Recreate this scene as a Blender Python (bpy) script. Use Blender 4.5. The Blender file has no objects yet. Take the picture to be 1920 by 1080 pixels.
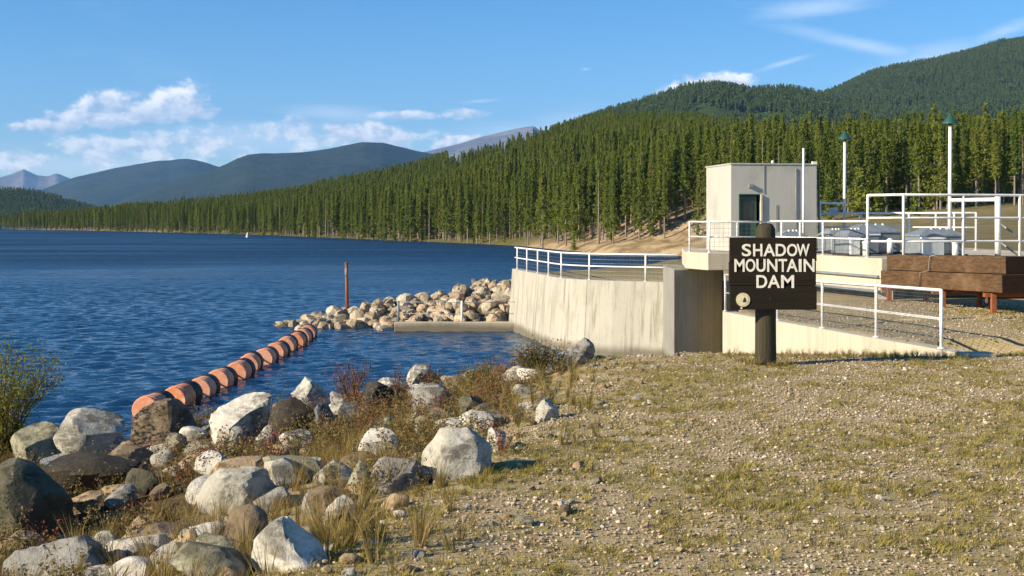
import bpy, math, random
import numpy as np
from mathutils import Vector, noise as mn
random.seed(7); RNG = np.random.default_rng(11)
S = bpy.context.scene; COL = S.collection
R = math.radians

# ------------------------------------------------------------------ camera
EYE = 2.1; F = 2400.0; HZ = 412.0          # eye height, focal length in photo pixels, horizon row
cam = bpy.data.objects.new('camera', bpy.data.cameras.new('camera')); COL.objects.link(cam)
cam.location = (0, 0, EYE); cam.rotation_euler = (R(90), 0, 0)
cam.data.sensor_width = 36; cam.data.lens = 45; cam.data.shift_y = -(540 - HZ) / 1920
cam.data.clip_start = .1; cam.data.clip_end = 60000
S.camera = cam
# ------------------------------------------------------------------ light
SUN_EL = R(25); SUN_AZ = math.atan2(-.92, -.39)
sun = bpy.data.objects.new('sun', bpy.data.lights.new('sun', 'SUN')); COL.objects.link(sun)
sun.data.energy = 5.0; sun.data.angle = R(.5); sun.data.color = (1, .86, .64)
tosun = Vector((math.sin(SUN_AZ) * math.cos(SUN_EL), math.cos(SUN_AZ) * math.cos(SUN_EL), math.sin(SUN_EL)))
sun.rotation_euler = tosun.to_track_quat('Z', 'Y').to_euler()
S.view_settings.view_transform = 'Standard'; S.view_settings.look = 'None'
S.view_settings.exposure = .80; S.view_settings.gamma = 1; S.view_settings.use_curve_mapping = False
S.render.engine = 'CYCLES'; S.cycles.use_denoising = True
S.cycles.max_bounces = 5; S.cycles.diffuse_bounces = 3; S.cycles.glossy_bounces = 2; S.cycles.transparent_max_bounces = 8; S.cycles.volume_bounces = 0
S.cycles.use_adaptive_sampling = True; S.cycles.adaptive_threshold = .02

# ------------------------------------------------------------------ node helper
class NT:
    def __init__(s, nt): s.nt = nt; s.L = nt.links
    def n(s, t, **kw):
        x = s.nt.nodes.new(t)
        for k, v in kw.items():
            if k.startswith('i_'):
                k = k[2:]; k = int(k) if k.isdigit() else k.replace('_', ' ')
                if hasattr(v, 'is_output'): s.L.new(v, x.inputs[k])
                else: x.inputs[k].default_value = v
            else: setattr(x, k, v)
        return x
    def m(s, op, a, b=None, c=None, clamp=False):
        x = s.nt.nodes.new('ShaderNodeMath'); x.operation = op; x.use_clamp = clamp
        for i, v in enumerate((a, b, c)):
            if v is None: continue
            if hasattr(v, 'is_output'): s.L.new(v, x.inputs[i])
            else: x.inputs[i].default_value = v
        return x.outputs[0]
    def mix(s, f, a, b):
        x = s.nt.nodes.new('ShaderNodeMix'); x.data_type = 'RGBA'
        for k, v in ((0, f), (6, a), (7, b)):
            if hasattr(v, 'is_output'): s.L.new(v, x.inputs[k])
            else: x.inputs[k].default_value = (*v, 1) if isinstance(v, tuple) and len(v) == 3 else v
        return x.outputs[2]
    def ramp(s, f, lo, hi, a=0., b=1.):
        x = s.nt.nodes.new('ShaderNodeMapRange'); x.interpolation_type = 'SMOOTHSTEP'
        s.L.new(f, x.inputs[0]); x.inputs[1].default_value = lo; x.inputs[2].default_value = hi
        x.inputs[3].default_value = a; x.inputs[4].default_value = b
        return x.outputs[0]
    def noise(s, vec, scale, detail=4, rough=.55, out=0):
        x = s.nt.nodes.new('ShaderNodeTexNoise')
        if vec is not None: s.L.new(vec, x.inputs['Vector'])
        x.inputs['Scale'].default_value = scale; x.inputs['Detail'].default_value = detail; x.inputs['Roughness'].default_value = rough
        return x.outputs[out]
    def mapping(s, vec, scale=(1, 1, 1), loc=(0, 0, 0), rot=(0, 0, 0)):
        x = s.nt.nodes.new('ShaderNodeMapping'); s.L.new(vec, x.inputs[0])
        x.inputs[1].default_value = loc; x.inputs[2].default_value = rot; x.inputs[3].default_value = scale
        return x.outputs[0]

# ------------------------------------------------------------------ sky with clouds (a function of direction)
W = bpy.data.worlds.new('World'); S.world = W; W.use_nodes = True
w = NT(W.node_tree); bg = W.node_tree.nodes['Background']; SKY_STRENGTH = .10
bg.inputs[1].default_value = SKY_STRENGTH
sky = w.n('ShaderNodeTexSky', sky_type='NISHITA', sun_disc=False, sun_elevation=SUN_EL, sun_rotation=SUN_AZ % (2 * math.pi),
          altitude=2500., air_density=1.0, dust_density=.35, ozone_density=2.2)
tc = w.n('ShaderNodeTexCoord'); sep = w.n('ShaderNodeSeparateXYZ', i_0=tc.outputs['Generated'])
dx, dy, dz = sep.outputs
yy = w.m('MAXIMUM', dy, .02)
u = w.m('DIVIDE', dx, yy); v = w.m('DIVIDE', dz, yy); front = w.ramp(dy, .1, .4)
uv = w.n('ShaderNodeCombineXYZ', i_0=u, i_1=v).outputs[0]
n_puff = w.noise(w.mapping(uv, (1, 1.5, 1)), 26, 7, .62)
n_puff2 = w.noise(w.mapping(uv, (1, 1.5, 1), (-.006, .008, 0)), 26, 7, .62)
n_broad = w.noise(w.mapping(uv, (1, 2.2, 1)), 9, 4, .6)
n_wisp = w.noise(w.mapping(uv, (3, 22, 1), (0, 0, 0), (0, 0, R(8))), 2.3, 7, .66)
cover = None; base = None
def blob(px, py, rx, ry, tilt, soft, nz, amp, gain=1.):
    """soft ellipse in direction space eroded by a noise"""
    cx, cy, ax, ay = (px - 960) / F, (HZ - py) / F, rx / F, ry / F
    ca, sa = math.cos(R(tilt)), math.sin(R(tilt))
    du = w.m('SUBTRACT', u, cx); dv = w.m('SUBTRACT', v, cy)
    a = w.m('DIVIDE', w.m('ADD', w.m('MULTIPLY', du, ca), w.m('MULTIPLY', dv, sa)), ax)
    b = w.m('DIVIDE', w.m('SUBTRACT', w.m('MULTIPLY', dv, ca), w.m('MULTIPLY', du, sa)), ay)
    r2 = w.m('ADD', w.m('MULTIPLY', a, a), w.m('MULTIPLY', b, b))
    f = w.m('SUBTRACT', 1., w.m('SQRT', r2))
    f = w.m('ADD', f, w.m('MULTIPLY', w.m('SUBTRACT', nz, .5), amp))
    return w.m('MULTIPLY', w.ramp(f, 0., soft), gain), b
puffs = [(70, 236, 70, 16, 5), (140, 218, 90, 30, 20), (215, 192, 60, 30, 8), (300, 195, 110, 40, 4), (370, 207, 60, 20, 0), (225, 222, 190, 22, 4),
         (700, 252, 125, 27, -4), (640, 246, 60, 20, 0), (880, 214, 55, 13, 0), (755, 216, 75, 11, 0), (1352, 153, 80, 25, 6), (1265, 174, 65, 16, 8), (850, 270, 70, 16, 10)]
bases = None
for p in puffs:
    g = .75 if p[3] < 15 else 1.
    m_, b_ = blob(*p, .55, n_puff, 2.6, g)
    sh = w.m('MULTIPLY', m_, w.ramp(b_, -.9, .35, 1., 0.))
    cover = m_ if cover is None else w.m('MAXIMUM', cover, m_)
    base = sh if base is None else w.m('MAXIMUM', base, sh)
broken = [(640, 262, 130, 22, 0), (300, 272, 300, 40, 2), (60, 300, 140, 22, 0), (520, 250, 120, 26, 0)]
for p in broken:
    m_, b_ = blob(*p, .8, n_puff, 4.2, .75)
    cover = w.m('MAXIMUM', cover, m_)
wisps = [(640, 212, 160, 22, -3), (1100, 225, 150, 34, 4), (980, 250, 200, 30, 0), (1530, 12, 170, 26, 6), (1470, 118, 75, 8, 16), (1740, 108, 190, 36, 15), (1620, 85, 200, 20, -12),
         (1570, 180, 60, 16, 20), (1097, 130, 16, 5, 5), (450, 262, 300, 50, 0), (150, 310, 260, 30, 0), (900, 190, 60, 6, 4), (1880, 60, 130, 22, 20)]
thin = None
for p in wisps:
    m_, b_ = blob(*p, 1.1, n_wisp, 1.3, .48)
    thin = m_ if thin is None else w.m('MAXIMUM', thin, m_)
# high veil all round the sky
veil = w.noise(w.mapping(tc.outputs['Generated'], (1.2, 2.5, 9)), 2.2, 6, .62)
veil = w.m('MULTIPLY', w.ramp(veil, .58, .85), w.ramp(dz, .0, .12, 0., .22))
thin = w.m('MAXIMUM', w.m('MULTIPLY', thin, front), veil)
cover = w.m('MULTIPLY', cover, front); base = w.m('MULTIPLY', base, front)
lit = w.m('MULTIPLY_ADD', w.m('SUBTRACT', n_puff, n_puff2), 5., .62, clamp=True)
skyc = w.n('ShaderNodeHueSaturation', i_Saturation=1.35, i_Value=.97, i_Color=sky.outputs[0]).outputs[0]
K = 1 / SKY_STRENGTH
c_lit = w.mix(lit, (.36 * K, .45 * K, .58 * K), (.92 * K, .90 * K, .86 * K))
c_pf = w.mix(w.m('MULTIPLY', base, .75), c_lit, (.28 * K, .38 * K, .53 * K))
c1 = w.mix(thin, skyc, (.66 * K, .74 * K, .84 * K))
c2 = w.mix(cover, c1, c_pf)
W.node_tree.links.new(c2, bg.inputs[0])

# ------------------------------------------------------------------ geometry helpers
ORI = {}
def tag(o, label=None, cat=None, group=None, kind=None):
    for k, x in (('label', label), ('category', cat), ('group', group), ('kind', kind)):
        if x: o[k] = x
    return o
def link(o, parent=None):
    COL.objects.link(o)
    if parent is not None: o.parent = parent
    return o
def empty(name, loc, label=None, cat=None, group=None):
    o = bpy.data.objects.new(name, None); o.location = loc; o.empty_display_size = .2
    COL.objects.link(o); ORI[o.name] = Vector(loc)
    return tag(o, label, cat, group)
def px(x, y, D): return Vector(((x - 960) / F * D, D, EYE - (y - HZ) / F * D))
class MB:
    def __init__(s): s.v = []; s.f = []; s.mi = []; s.cur = 0
    def add(s, vs, fs):
        k = len(s.v); s.v += [tuple(a) for a in vs]; s.f += [tuple(i + k for i in f) for f in fs]; s.mi += [s.cur] * len(fs); return s
    def box(s, c, size, rz=0):
        ca, sa = math.cos(rz), math.sin(rz); vs = []
        for z in (-.5, .5):
            for x, y in ((-.5, -.5), (.5, -.5), (.5, .5), (-.5, .5)):
                X, Y = x * size[0], y * size[1]
                vs.append((c[0] + X * ca - Y * sa, c[1] + X * sa + Y * ca, c[2] + z * size[2]))
        return s.add(vs, [(3, 2, 1, 0), (4, 5, 6, 7), (0, 1, 5, 4), (1, 2, 6, 5), (2, 3, 7, 6), (3, 0, 4, 7)])
    def beam(s, a, b, wd, ht, up=(0, 0, 1)):
        a, b = Vector(a), Vector(b); d = (b - a).normalized(); sd = d.cross(Vector(up)).normalized(); u_ = sd.cross(d)
        vs = [p + sd * i * wd / 2 + u_ * j * ht / 2 for p in (a, b) for i, j in ((-1, -1), (1, -1), (1, 1), (-1, 1))]
        return s.add(vs, [(0, 1, 2, 3), (7, 6, 5, 4), (4, 5, 1, 0), (5, 6, 2, 1), (6, 7, 3, 2), (7, 4, 0, 3)])
    def prism(s, poly, z0, z1):
        """z0 / z1: a number or one value per corner"""
        n = len(poly); g = lambda z, i: z[i] if hasattr(z, '__len__') else z
        ar = sum(poly[i][0] * poly[(i + 1) % n][1] - poly[(i + 1) % n][0] * poly[i][1] for i in range(n))
        idx = list(range(n)) if ar > 0 else list(range(n))[::-1]
        vs = [(poly[i][0], poly[i][1], g(z0, i)) for i in idx] + [(poly[i][0], poly[i][1], g(z1, i)) for i in idx]
        return s.add(vs, [tuple(range(n))[::-1], tuple(range(n, 2 * n))] + [(i, (i + 1) % n, (i + 1) % n + n, i + n) for i in range(n)])
    def tube(s, pts, r, n=8, caps=True):
        pts = [Vector(p) for p in pts]; rs = r if hasattr(r, '__len__') else [r] * len(pts); vs = []; fs = []
        for i, p in enumerate(pts):
            d = (pts[min(i + 1, len(pts) - 1)] - pts[max(i - 1, 0)]).normalized()
            a = d.orthogonal() if abs(d.z) < .99 else Vector((1, 0, 0)); a = (a - d * a.dot(d)).normalized()
            if abs(d.z) < .99: a = d.cross(Vector((0, 0, 1))).normalized()
            b = d.cross(a)
            vs += [p + (a * math.cos(t) + b * math.sin(t)) * rs[i] for t in (2 * math.pi * k / n for k in range(n))]
        for i in range(len(pts) - 1):
            fs += [(i * n + k, i * n + (k + 1) % n, (i + 1) * n + (k + 1) % n, (i + 1) * n + k) for k in range(n)]
        if caps: fs += [tuple(range(n))[::-1], tuple(range((len(pts) - 1) * n, len(pts) * n))]
        return s.add(vs, fs)
    def lathe(s, c, prof, n=16, axis='z', rot=0):
        vs = []; fs = []
        for r, h in prof:
            for k in range(n):
                t = 2 * math.pi * k / n
                vs.append((c[0] + r * math.cos(t), c[1] + r * math.sin(t), c[2] + h))
        m = len(prof)
        for i in range(m - 1):
            fs += [(i * n + k, i * n + (k + 1) % n, (i + 1) * n + (k + 1) % n, (i + 1) * n + k) for k in range(n)]
        fs += [tuple(range(n))[::-1], tuple(range((m - 1) * n, m * n))]
        return s.add(vs, fs)
    def mesh(s, name, mats, org=(0, 0, 0), smooth=False):
        me = bpy.data.meshes.new(name)
        me.from_pydata([(a[0] - org[0], a[1] - org[1], a[2] - org[2]) for a in s.v], [], s.f)
        for m_ in (mats if isinstance(mats, (list, tuple)) else [mats]): me.materials.append(m_)
        if any(s.mi): me.polygons.foreach_set('material_index', s.mi)
        if smooth: me.polygons.foreach_set('use_smooth', [True] * len(me.polygons))
        me.update(); return me
    def build(s, name, mat, parent=None, smooth=False, bevel=0, loc=None):
        org = ORI[parent.name] if parent is not None else Vector(loc or (0, 0, 0))
        o = bpy.data.objects.new(name, s.mesh(name, mat, org, smooth))
        if parent is None and loc is not None: o.location = loc
        link(o, parent); ORI[o.name] = org
        if bevel:
            b = o.modifiers.new('bevel', 'BEVEL'); b.width = bevel; b.segments = 2; b.limit_method = 'ANGLE'; b.angle_limit = R(40)
        return o

def hash2(ix, iy, seed):
    h = (ix.astype(np.int64) * 374761393 + iy.astype(np.int64) * 668265263 + seed * 144269504) & 0xffffffff
    h = ((h ^ (h >> 13)) * 1274126177) & 0xffffffff
    return ((h ^ (h >> 16)) & 0xffff) / 65535.
def vnoise(x, y, seed=0):
    x = np.asarray(x, float); y = np.asarray(y, float)
    ix = np.floor(x); iy = np.floor(y); fx = x - ix; fy = y - iy
    fx = fx * fx * (3 - 2 * fx); fy = fy * fy * (3 - 2 * fy)
    a = hash2(ix, iy, seed); b = hash2(ix + 1, iy, seed); c = hash2(ix, iy + 1, seed); d = hash2(ix + 1, iy + 1, seed)
    return (a + (b - a) * fx) * (1 - fy) + (c + (d - c) * fx) * fy
def fbm(x, y, sc, oct=4, seed=0, rough=.5):
    t = 0; a = 1; s_ = 0
    for i in range(oct):
        t = t + a * vnoise(np.asarray(x) * sc * 2 ** i + i * 17.3, np.asarray(y) * sc * 2 ** i - i * 9.1, seed + i); s_ += a; a *= rough
    return t / s_ - .5
def sstep(x, a, b):
    t = np.clip((np.asarray(x, float) - a) / (b - a), 0, 1); return t * t * (3 - 2 * t)

# ------------------------------------------------------------------ materials
def new_mat(name):
    m = bpy.data.materials.new(name); m.use_nodes = True
    t = NT(m.node_tree); b = m.node_tree.nodes['Principled BSDF']; return m, t, b
def setc(t, b, c):
    if hasattr(c, 'is_output'): t.L.new(c, b.inputs['Base Color'])
    else: b.inputs['Base Color'].default_value = (*c, 1)
def bump(t, b, h, strength=.4, dist=.02):
    x = t.n('ShaderNodeBump', i_Strength=strength, i_Distance=dist, i_Height=h); t.L.new(x.outputs[0], b.inputs['Normal'])
def simple(name, c1, c2, sc=6, rough=.75, metal=0., bstr=.2, bdist=.005, spec=.3):
    m, t, b = new_mat(name); co = t.n('ShaderNodeTexCoord').outputs['Object']
    n1 = t.noise(co, sc, 6, .65); setc(t, b, t.mix(t.ramp(n1, .35, .68), c1, c2))
    b.inputs['Roughness'].default_value = rough; b.inputs['Metallic'].default_value = metal; b.inputs['Specular IOR Level'].default_value = spec
    if bstr: bump(t, b, t.noise(co, sc * 5, 5, .7), bstr, bdist)
    return m
def concrete(name, base, stain, streak=1., warm=None):
    m, t, b = new_mat(name); co = t.n('ShaderNodeTexCoord').outputs['Object']
    patch = t.noise(co, .9, 6, .62); st = t.noise(t.mapping(co, (3.2, 3.2, .16)), 1.6, 6, .7); fine = t.noise(co, 22, 4, .7)
    c = t.mix(t.m('MULTIPLY', t.ramp(st, .47, .68), .75 * streak), base, stain)
    c = t.mix(t.ramp(patch, .46, .72, 0, .7), c, warm or tuple(x * .72 for x in base))
    c = t.mix(t.ramp(fine, .35, .75, 0., .25), c, tuple(x * .6 for x in base))
    pit = t.n('ShaderNodeTexVoronoi', i_Vector=co, i_Scale=9.).outputs[0]
    c = t.mix(t.ramp(pit, .035, .06, .6, 0.), c, tuple(x * .35 for x in stain))
    wz = t.n('ShaderNodeSeparateXYZ', i_0=t.n('ShaderNodeNewGeometry').outputs['Position']).outputs[2]
    damp = t.m('MULTIPLY', t.ramp(t.m('ADD', wz, t.m('MULTIPLY', patch, .5)), -2.05, -2.4), .75); c = t.mix(damp, c, (.085, .07, .04))
    setc(t, b, c); b.inputs['Roughness'].default_value = .9; b.inputs['Specular IOR Level'].default_value = .2
    bump(t, b, t.m('ADD', t.m('MULTIPLY', fine, .5), st), .35, .015)
    return m
M = {}
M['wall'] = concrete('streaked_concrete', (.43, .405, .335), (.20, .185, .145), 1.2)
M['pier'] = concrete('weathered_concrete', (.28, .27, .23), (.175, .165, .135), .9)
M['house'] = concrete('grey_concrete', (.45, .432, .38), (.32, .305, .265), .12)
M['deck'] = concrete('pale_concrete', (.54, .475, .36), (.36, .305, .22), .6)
M['white'] = simple('white_rail_paint', (.80, .80, .78), (.66, .65, .60), 4, .45, 0, .05)
M['wire'] = simple('galvanised_wire', (.30, .31, .30), (.20, .21, .2), 4, .5, .6, 0)
M['door'] = simple('green_door_paint', (.035, .075, .06), (.05, .095, .075), 3, .5, 0, .05)
M['lamp_green'] = simple('green_lamp_enamel', (.02, .075, .055), (.035, .11, .08), 5, .35, 0, 0, spec=.5)
M['machine'] = simple('grey_machine_paint', (.17, .20, .22), (.23, .26, .28), 3, .45, .1, .05)
M['machine_lt'] = simple('pale_machine_panel', (.44, .47, .48), (.55, .57, .56), 3, .45, .1, .05)
M['glass'] = simple('dark_glass', (.012, .016, .015), (.02, .025, .02), 2, .12, 0, 0, spec=.6)
M['dark'] = simple('dark_steel', (.03, .03, .03), (.05, .045, .04), 8, .6, .3, .1)
def timber(name, c1, c2, c3, axis):
    m, t, b = new_mat(name); co = t.n('ShaderNodeTexCoord').outputs['Object']
    sc = [9, 9, 9]; sc[axis] = .55
    g = t.noise(t.mapping(co, tuple(sc)), 2.2, 7, .7); p = t.noise(co, 1.1, 5, .6)
    c = t.mix(t.ramp(g, .36, .66), c1, c2); c = t.mix(t.ramp(p, .5, .75, 0, .7), c, c3)
    setc(t, b, c); b.inputs['Roughness'].default_value = .8; b.inputs['Specular IOR Level'].default_value = .25
    bump(t, b, g, .6, .02); return m
M['timber'] = timber('creosoted_timber', (.060, .033, .015), (.125, .070, .033), (.19, .115, .06), 1)
M['endgrain'] = simple('dark_end_grain', (.02, .009, .004), (.035, .016, .008), 14, .85, 0, .6, .01)
M['signwood'] = timber('dark_sign_board', (.011, .0075, .0035), (.018, .0125, .006), (.022, .016, .008), 0)
M['postwood'] = timber('weathered_sign_post', (.034, .028, .016), (.06, .05, .03), (.085, .07, .042), 2)
M['letter'] = simple('cream_letter_paint', (.80, .76, .66), (.70, .65, .54), 20, .6, 0, .05)
M['emblem'] = simple('cream_emblem', (.66, .58, .36), (.56, .48, .28), 30, .6, 0, .1)
M['emblem_field'] = simple('pale_yellow_emblem', (.74, .66, .44), (.62, .54, .34), 30, .6, 0, .1)
M['rust'] = simple('rusty_orange_steel', (.30, .095, .035), (.20, .06, .025), 9, .8, 0, .2)
M['float'] = None
def float_mat():
    m, t, b = new_mat('faded_orange_drum_paint'); tcn = t.n('ShaderNodeTexCoord'); co = tcn.outputs['Object']; oi = t.n('ShaderNodeObjectInfo')
    c0 = t.mix(oi.outputs['Random'], (.64, .19, .06), (.72, .34, .20))
    n1 = t.noise(t.mapping(co, (1, 1, 1)), 5, 6, .7); c = t.mix(t.ramp(n1, .46, .70), c0, (.70, .47, .35))
    n2 = t.noise(co, 11, 5, .7); c = t.mix(t.ramp(n2, .6, .72, 0, .8), c, (.24, .09, .04))
    setc(t, b, c); b.inputs['Roughness'].default_value = .6; bump(t, b, n2, .2, .01); return m
M['float'] = float_mat()
M['band'] = simple('black_rubber_band', (.012, .013, .014), (.03, .03, .032), 8, .6, 0, .2)
M['buoy'] = simple('white_buoy_paint', (.8, .8, .78), (.7, .7, .68), 3, .4, 0, 0)
def rock_mat(name, jetty=False):
    m, t, b = new_mat(name); co = t.n('ShaderNodeTexCoord').outputs['Object']; oi = t.n('ShaderNodeObjectInfo')
    off = t.n('ShaderNodeVectorMath', operation='MULTIPLY_ADD', i_0=oi.outputs['Random'], i_1=(31., 17., 9.), i_2=co).outputs[0]
    base_ = oi.outputs['Color']
    dk = t.n('ShaderNodeHueSaturation', i_Value=.26, i_Saturation=1.1, i_Color=base_).outputs[0]
    lt = t.n('ShaderNodeHueSaturation', i_Value=1.3, i_Saturation=.75, i_Color=base_).outputs[0]
    big = t.noise(off, 2.1, 7, .66); mid = t.noise(off, 7, 7, .7); vein = t.noise(t.mapping(off, (2, 2, 9), rot=(.5, .3, 0)), 2.0, 6, .65)
    c = t.mix(t.ramp(big, .50, .62, 0, .85), base_, dk); c = t.mix(t.ramp(vein, .5, .68, 0, .8), c, lt); c = t.mix(t.ramp(mid, .53, .68, 0, .75), c, dk)
    lich = t.noise(off, 13, 5, .7); c = t.mix(t.ramp(lich, .6, .68, 0, .5), c, (.30, .29, .20))
    cr = t.n('ShaderNodeTexVoronoi', feature='DISTANCE_TO_EDGE', i_Vector=off, i_Scale=2.3).outputs[0]
    c = t.mix(t.ramp(cr, .0, .02, .18, 0.), c, (.05, .045, .035))
    setc(t, b, c); b.inputs['Roughness'].default_value = .88; b.inputs['Specular IOR Level'].default_value = .25
    h = t.m('ADD', t.m('MULTIPLY', big, 1.), t.m('ADD', t.m('MULTIPLY', mid, .5), t.m('MULTIPLY', t.noise(off, 40, 4, .7), .2)))
    bump(t, b, h, .7, .06); return m
M['rock'] = rock_mat('lichened_granite')
def leafy(name, cols, trans=.25, rnd=True, sc=None):
    m, t, b = new_mat(name); oi = t.n('ShaderNodeObjectInfo'); co = t.n('ShaderNodeTexCoord').outputs['Object']
    c = t.mix(oi.outputs['Random'], cols[0], cols[1])
    n = t.noise(co, sc or 3., 3, .6); c = t.mix(t.ramp(n, .42, .68), c, cols[2])
    b.inputs['Roughness'].default_value = .7; b.inputs['Specular IOR Level'].default_value = .15; setc(t, b, c)
    tr = t.n('ShaderNodeBsdfTranslucent'); t.L.new(c, tr.inputs[0])
    mx = t.n('ShaderNodeMixShader', i_0=trans); t.L.new(b.outputs[0], mx.inputs[1]); t.L.new(tr.outputs[0], mx.inputs[2])
    out = m.node_tree.nodes['Material Output']; t.L.new(mx.outputs[0], out.inputs[0]); return m
M['needles'] = leafy('pine_needles', ((.15, .215, .038), (.29, .315, .058), (.20, .235, .045)), .5, sc=.6)
M['hill_needles'] = leafy('hill_conifers', ((.11, .155, .034), (.135, .175, .04), (.085, .125, .03)), .3, sc=.2)
M['bark'] = simple('grey_pine_bark', (.18, .145, .11), (.30, .25, .20), 3, .9, 0, .3, .03)
M['willow_leaf'] = leafy('olive_willow_leaves', ((.24, .24, .04), (.32, .29, .06), (.15, .165, .03)), .5, sc=9)
M['willow_stem'] = simple('olive_twigs', (.08, .055, .03), (.12, .085, .04), 9, .8)
M['drygrass'] = leafy('dry_straw_grass', ((.30, .21, .07), (.22, .17, .045), (.38, .27, .10)), .35, sc=5)
M['turf'] = leafy('short_olive_turf', ((.33, .275, .068), (.41, .325, .105), (.24, .215, .05)), .4, sc=7)
M['weed'] = leafy('brown_weed_leaves', ((.20, .135, .045), (.13, .115, .03), (.28, .19, .085)), .3, sc=9)
M['redweed'] = leafy('red_fireweed', ((.22, .055, .035), (.28, .10, .055), (.14, .06, .03)), .25, sc=9)
def pebble_mat():
    m, t, b = new_mat('gravel_stones'); oi = t.n('ShaderNodeObjectInfo'); co = t.n('ShaderNodeTexCoord').outputs['Object']
    x = t.n('ShaderNodeValToRGB'); t.L.new(oi.outputs['Random'], x.inputs[0]); cr = x.color_ramp
    pts = [(0, (.24, .17, .10)), (.25, (.40, .30, .19)), (.5, (.30, .22, .13)), (.72, (.50, .40, .28)), (.9, (.64, .55, .42)), (1, (.14, .12, .09))]
    cr.elements[0].position = 0; cr.elements[0].color = (*pts[0][1], 1); cr.elements[1].position = 1; cr.elements[1].color = (*pts[-1][1], 1)
    for p, c in pts[1:-1]: e = cr.elements.new(p); e.color = (*c, 1)
    setc(t, b, x.outputs[0]); b.inputs['Roughness'].default_value = .85; return m
M['pebble'] = pebble_mat()
def ground_mat():
    m, t, b = new_mat('gravelly_ground'); geo = t.n('ShaderNodeNewGeometry'); pos = geo.outputs['Position']
    sp = t.n('ShaderNodeSeparateXYZ', i_0=pos); X, Y, Z = sp.outputs
    big = t.noise(pos, .55, 5, .6); mid = t.noise(pos, 3.2, 6, .65); fine = t.noise(pos, 38, 4, .7)
    c = t.mix(t.ramp(mid, .36, .66), (.32, .25, .125), (.41, .325, .18))
    c = t.mix(t.ramp(big, .46, .66, 0, .6), c, (.27, .225, .095))
    vo = t.n('ShaderNodeTexVoronoi', i_Vector=pos, i_Scale=30., feature='F1')
    c = t.mix(t.ramp(vo.outputs[0], .25, .45, .7, 0.), c, t.mix(t.n('ShaderNodeSeparateColor', i_0=vo.outputs[1]).outputs[0], (.17, .13, .08), (.60, .50, .37)))
    # forest floor and bare bank on the far side, pale at the shoreline
    far = t.ramp(Y, 120, 165); duff = t.mix(t.ramp(t.noise(pos, .09, 5, .6), .4, .65), (.10, .075, .035), (.12, .10, .04))
    bank = t.mix(t.ramp(t.noise(pos, .35, 6, .65), .38, .62), (.42, .31, .19), (.20, .145, .075))
    tip = t.m('MULTIPLY', t.ramp(X, -118, -135), t.ramp(Z, -1.3, -1.8))
    duff = t.mix(t.m('MULTIPLY', t.ramp(Z, -.9, -1.9), .8), duff, (.13, .12, .04)); duff = t.mix(t.m('MULTIPLY', tip, .7), duff, (.34, .26, .15))
    duff = t.mix(t.m('MULTIPLY', t.m('MULTIPLY', t.ramp(X, -6, 3), t.ramp(Y, 245, 222)), t.ramp(Z, 5.0, 3.0)), duff, bank)
    field = t.mix(t.ramp(t.noise(pos, .5, 6, .7), .36, .62), (.21, .165, .085), (.14, .125, .05))
    duff = t.mix(t.m('MULTIPLY', t.ramp(X, 22, 34), t.ramp(Y, 190, 165)), duff, field)
    c = t.mix(far, t.mix(t.ramp(Y, 45, 70), c, field), duff)
    # damp soil down the lake bank
    c = t.mix(t.m('MULTIPLY', t.ramp(Z, -.2, -.7), t.ramp(Y, 40, 30)), c, t.mix(t.ramp(mid, .4, .6), (.05, .036, .02), (.11, .08, .04)))
    c = t.mix(t.ramp(Y, 800, 1200), c, (.04, .06, .022))
    setc(t, b, c); b.inputs['Roughness'].default_value = .95; b.inputs['Specular IOR Level'].default_value = .1
    bump(t, b, t.m('ADD', t.m('MULTIPLY', mid, .6), t.m('MULTIPLY', fine, .4)), .6, .03); return m
M['ground'] = ground_mat()
def water_mat():
    m, t, b = new_mat('lake_water'); pos = t.n('ShaderNodeNewGeometry').outputs['Position']; sp = t.n('ShaderNodeSeparateXYZ', i_0=pos)
    b.inputs['Base Color'].default_value = (.009, .042, .098, 1); b.inputs['IOR'].default_value = 1.333
    b.inputs['Roughness'].default_value = .10; b.inputs['Specular IOR Level'].default_value = .5
    n1 = t.noise(t.mapping(pos, (.7, 1.5, 1), rot=(0, 0, R(20))), 2.1, 4, .6); n2 = t.noise(t.mapping(pos, (.8, 1.7, 1), rot=(0, 0, R(-15))), .55, 4, .6)
    far = t.ramp(sp.outputs[1], 45, 190); h = t.m('ADD', t.m('MULTIPLY', n1, .35), t.m('MULTIPLY', n2, t.m('MULTIPLY_ADD', far, 6., .6)))
    bump(t, b, h, 1., .22)
    wind = t.noise(t.mapping(pos, (.012, .05, 1), rot=(0, 0, R(6))), 1., 5, .65); t.L.new(t.m('ADD', t.m('MULTIPLY_ADD', far, .36, .10), t.m('MULTIPLY', t.m('SUBTRACT', t.ramp(wind, .35, .65), .5), t.m('MULTIPLY_ADD', far, .28, .04))), b.inputs['Roughness']); return m
M['water'] = water_mat()
def hill_mat(name, c1, c2, c3, sc):
    m, t, b = new_mat(name); pos = t.n('ShaderNodeNewGeometry').outputs['Position']
    n1 = t.noise(pos, sc, 7, .65); n2 = t.noise(pos, sc * 9, 4, .7)
    c = t.mix(t.ramp(n1, .4, .62), c1, c2); c = t.mix(t.ramp(n2, .45, .7, 0, .7), c, c3)
    setc(t, b, c); b.inputs['Roughness'].default_value = 1; b.inputs['Specular IOR Level'].default_value = 0
    bump(t, b, t.m('ADD', n2, n1), .8, 1.2 / sc * .02); return m
M['hillside'] = hill_mat('forested_hillside', (.050, .078, .022), (.065, .09, .026), (.03, .05, .015), .004)
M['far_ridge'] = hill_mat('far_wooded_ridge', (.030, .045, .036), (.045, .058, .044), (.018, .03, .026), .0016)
M['far_rock'] = hill_mat('bare_alpine_rock', (.15, .14, .14), (.27, .245, .23), (.07, .07, .07), .0014)

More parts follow.
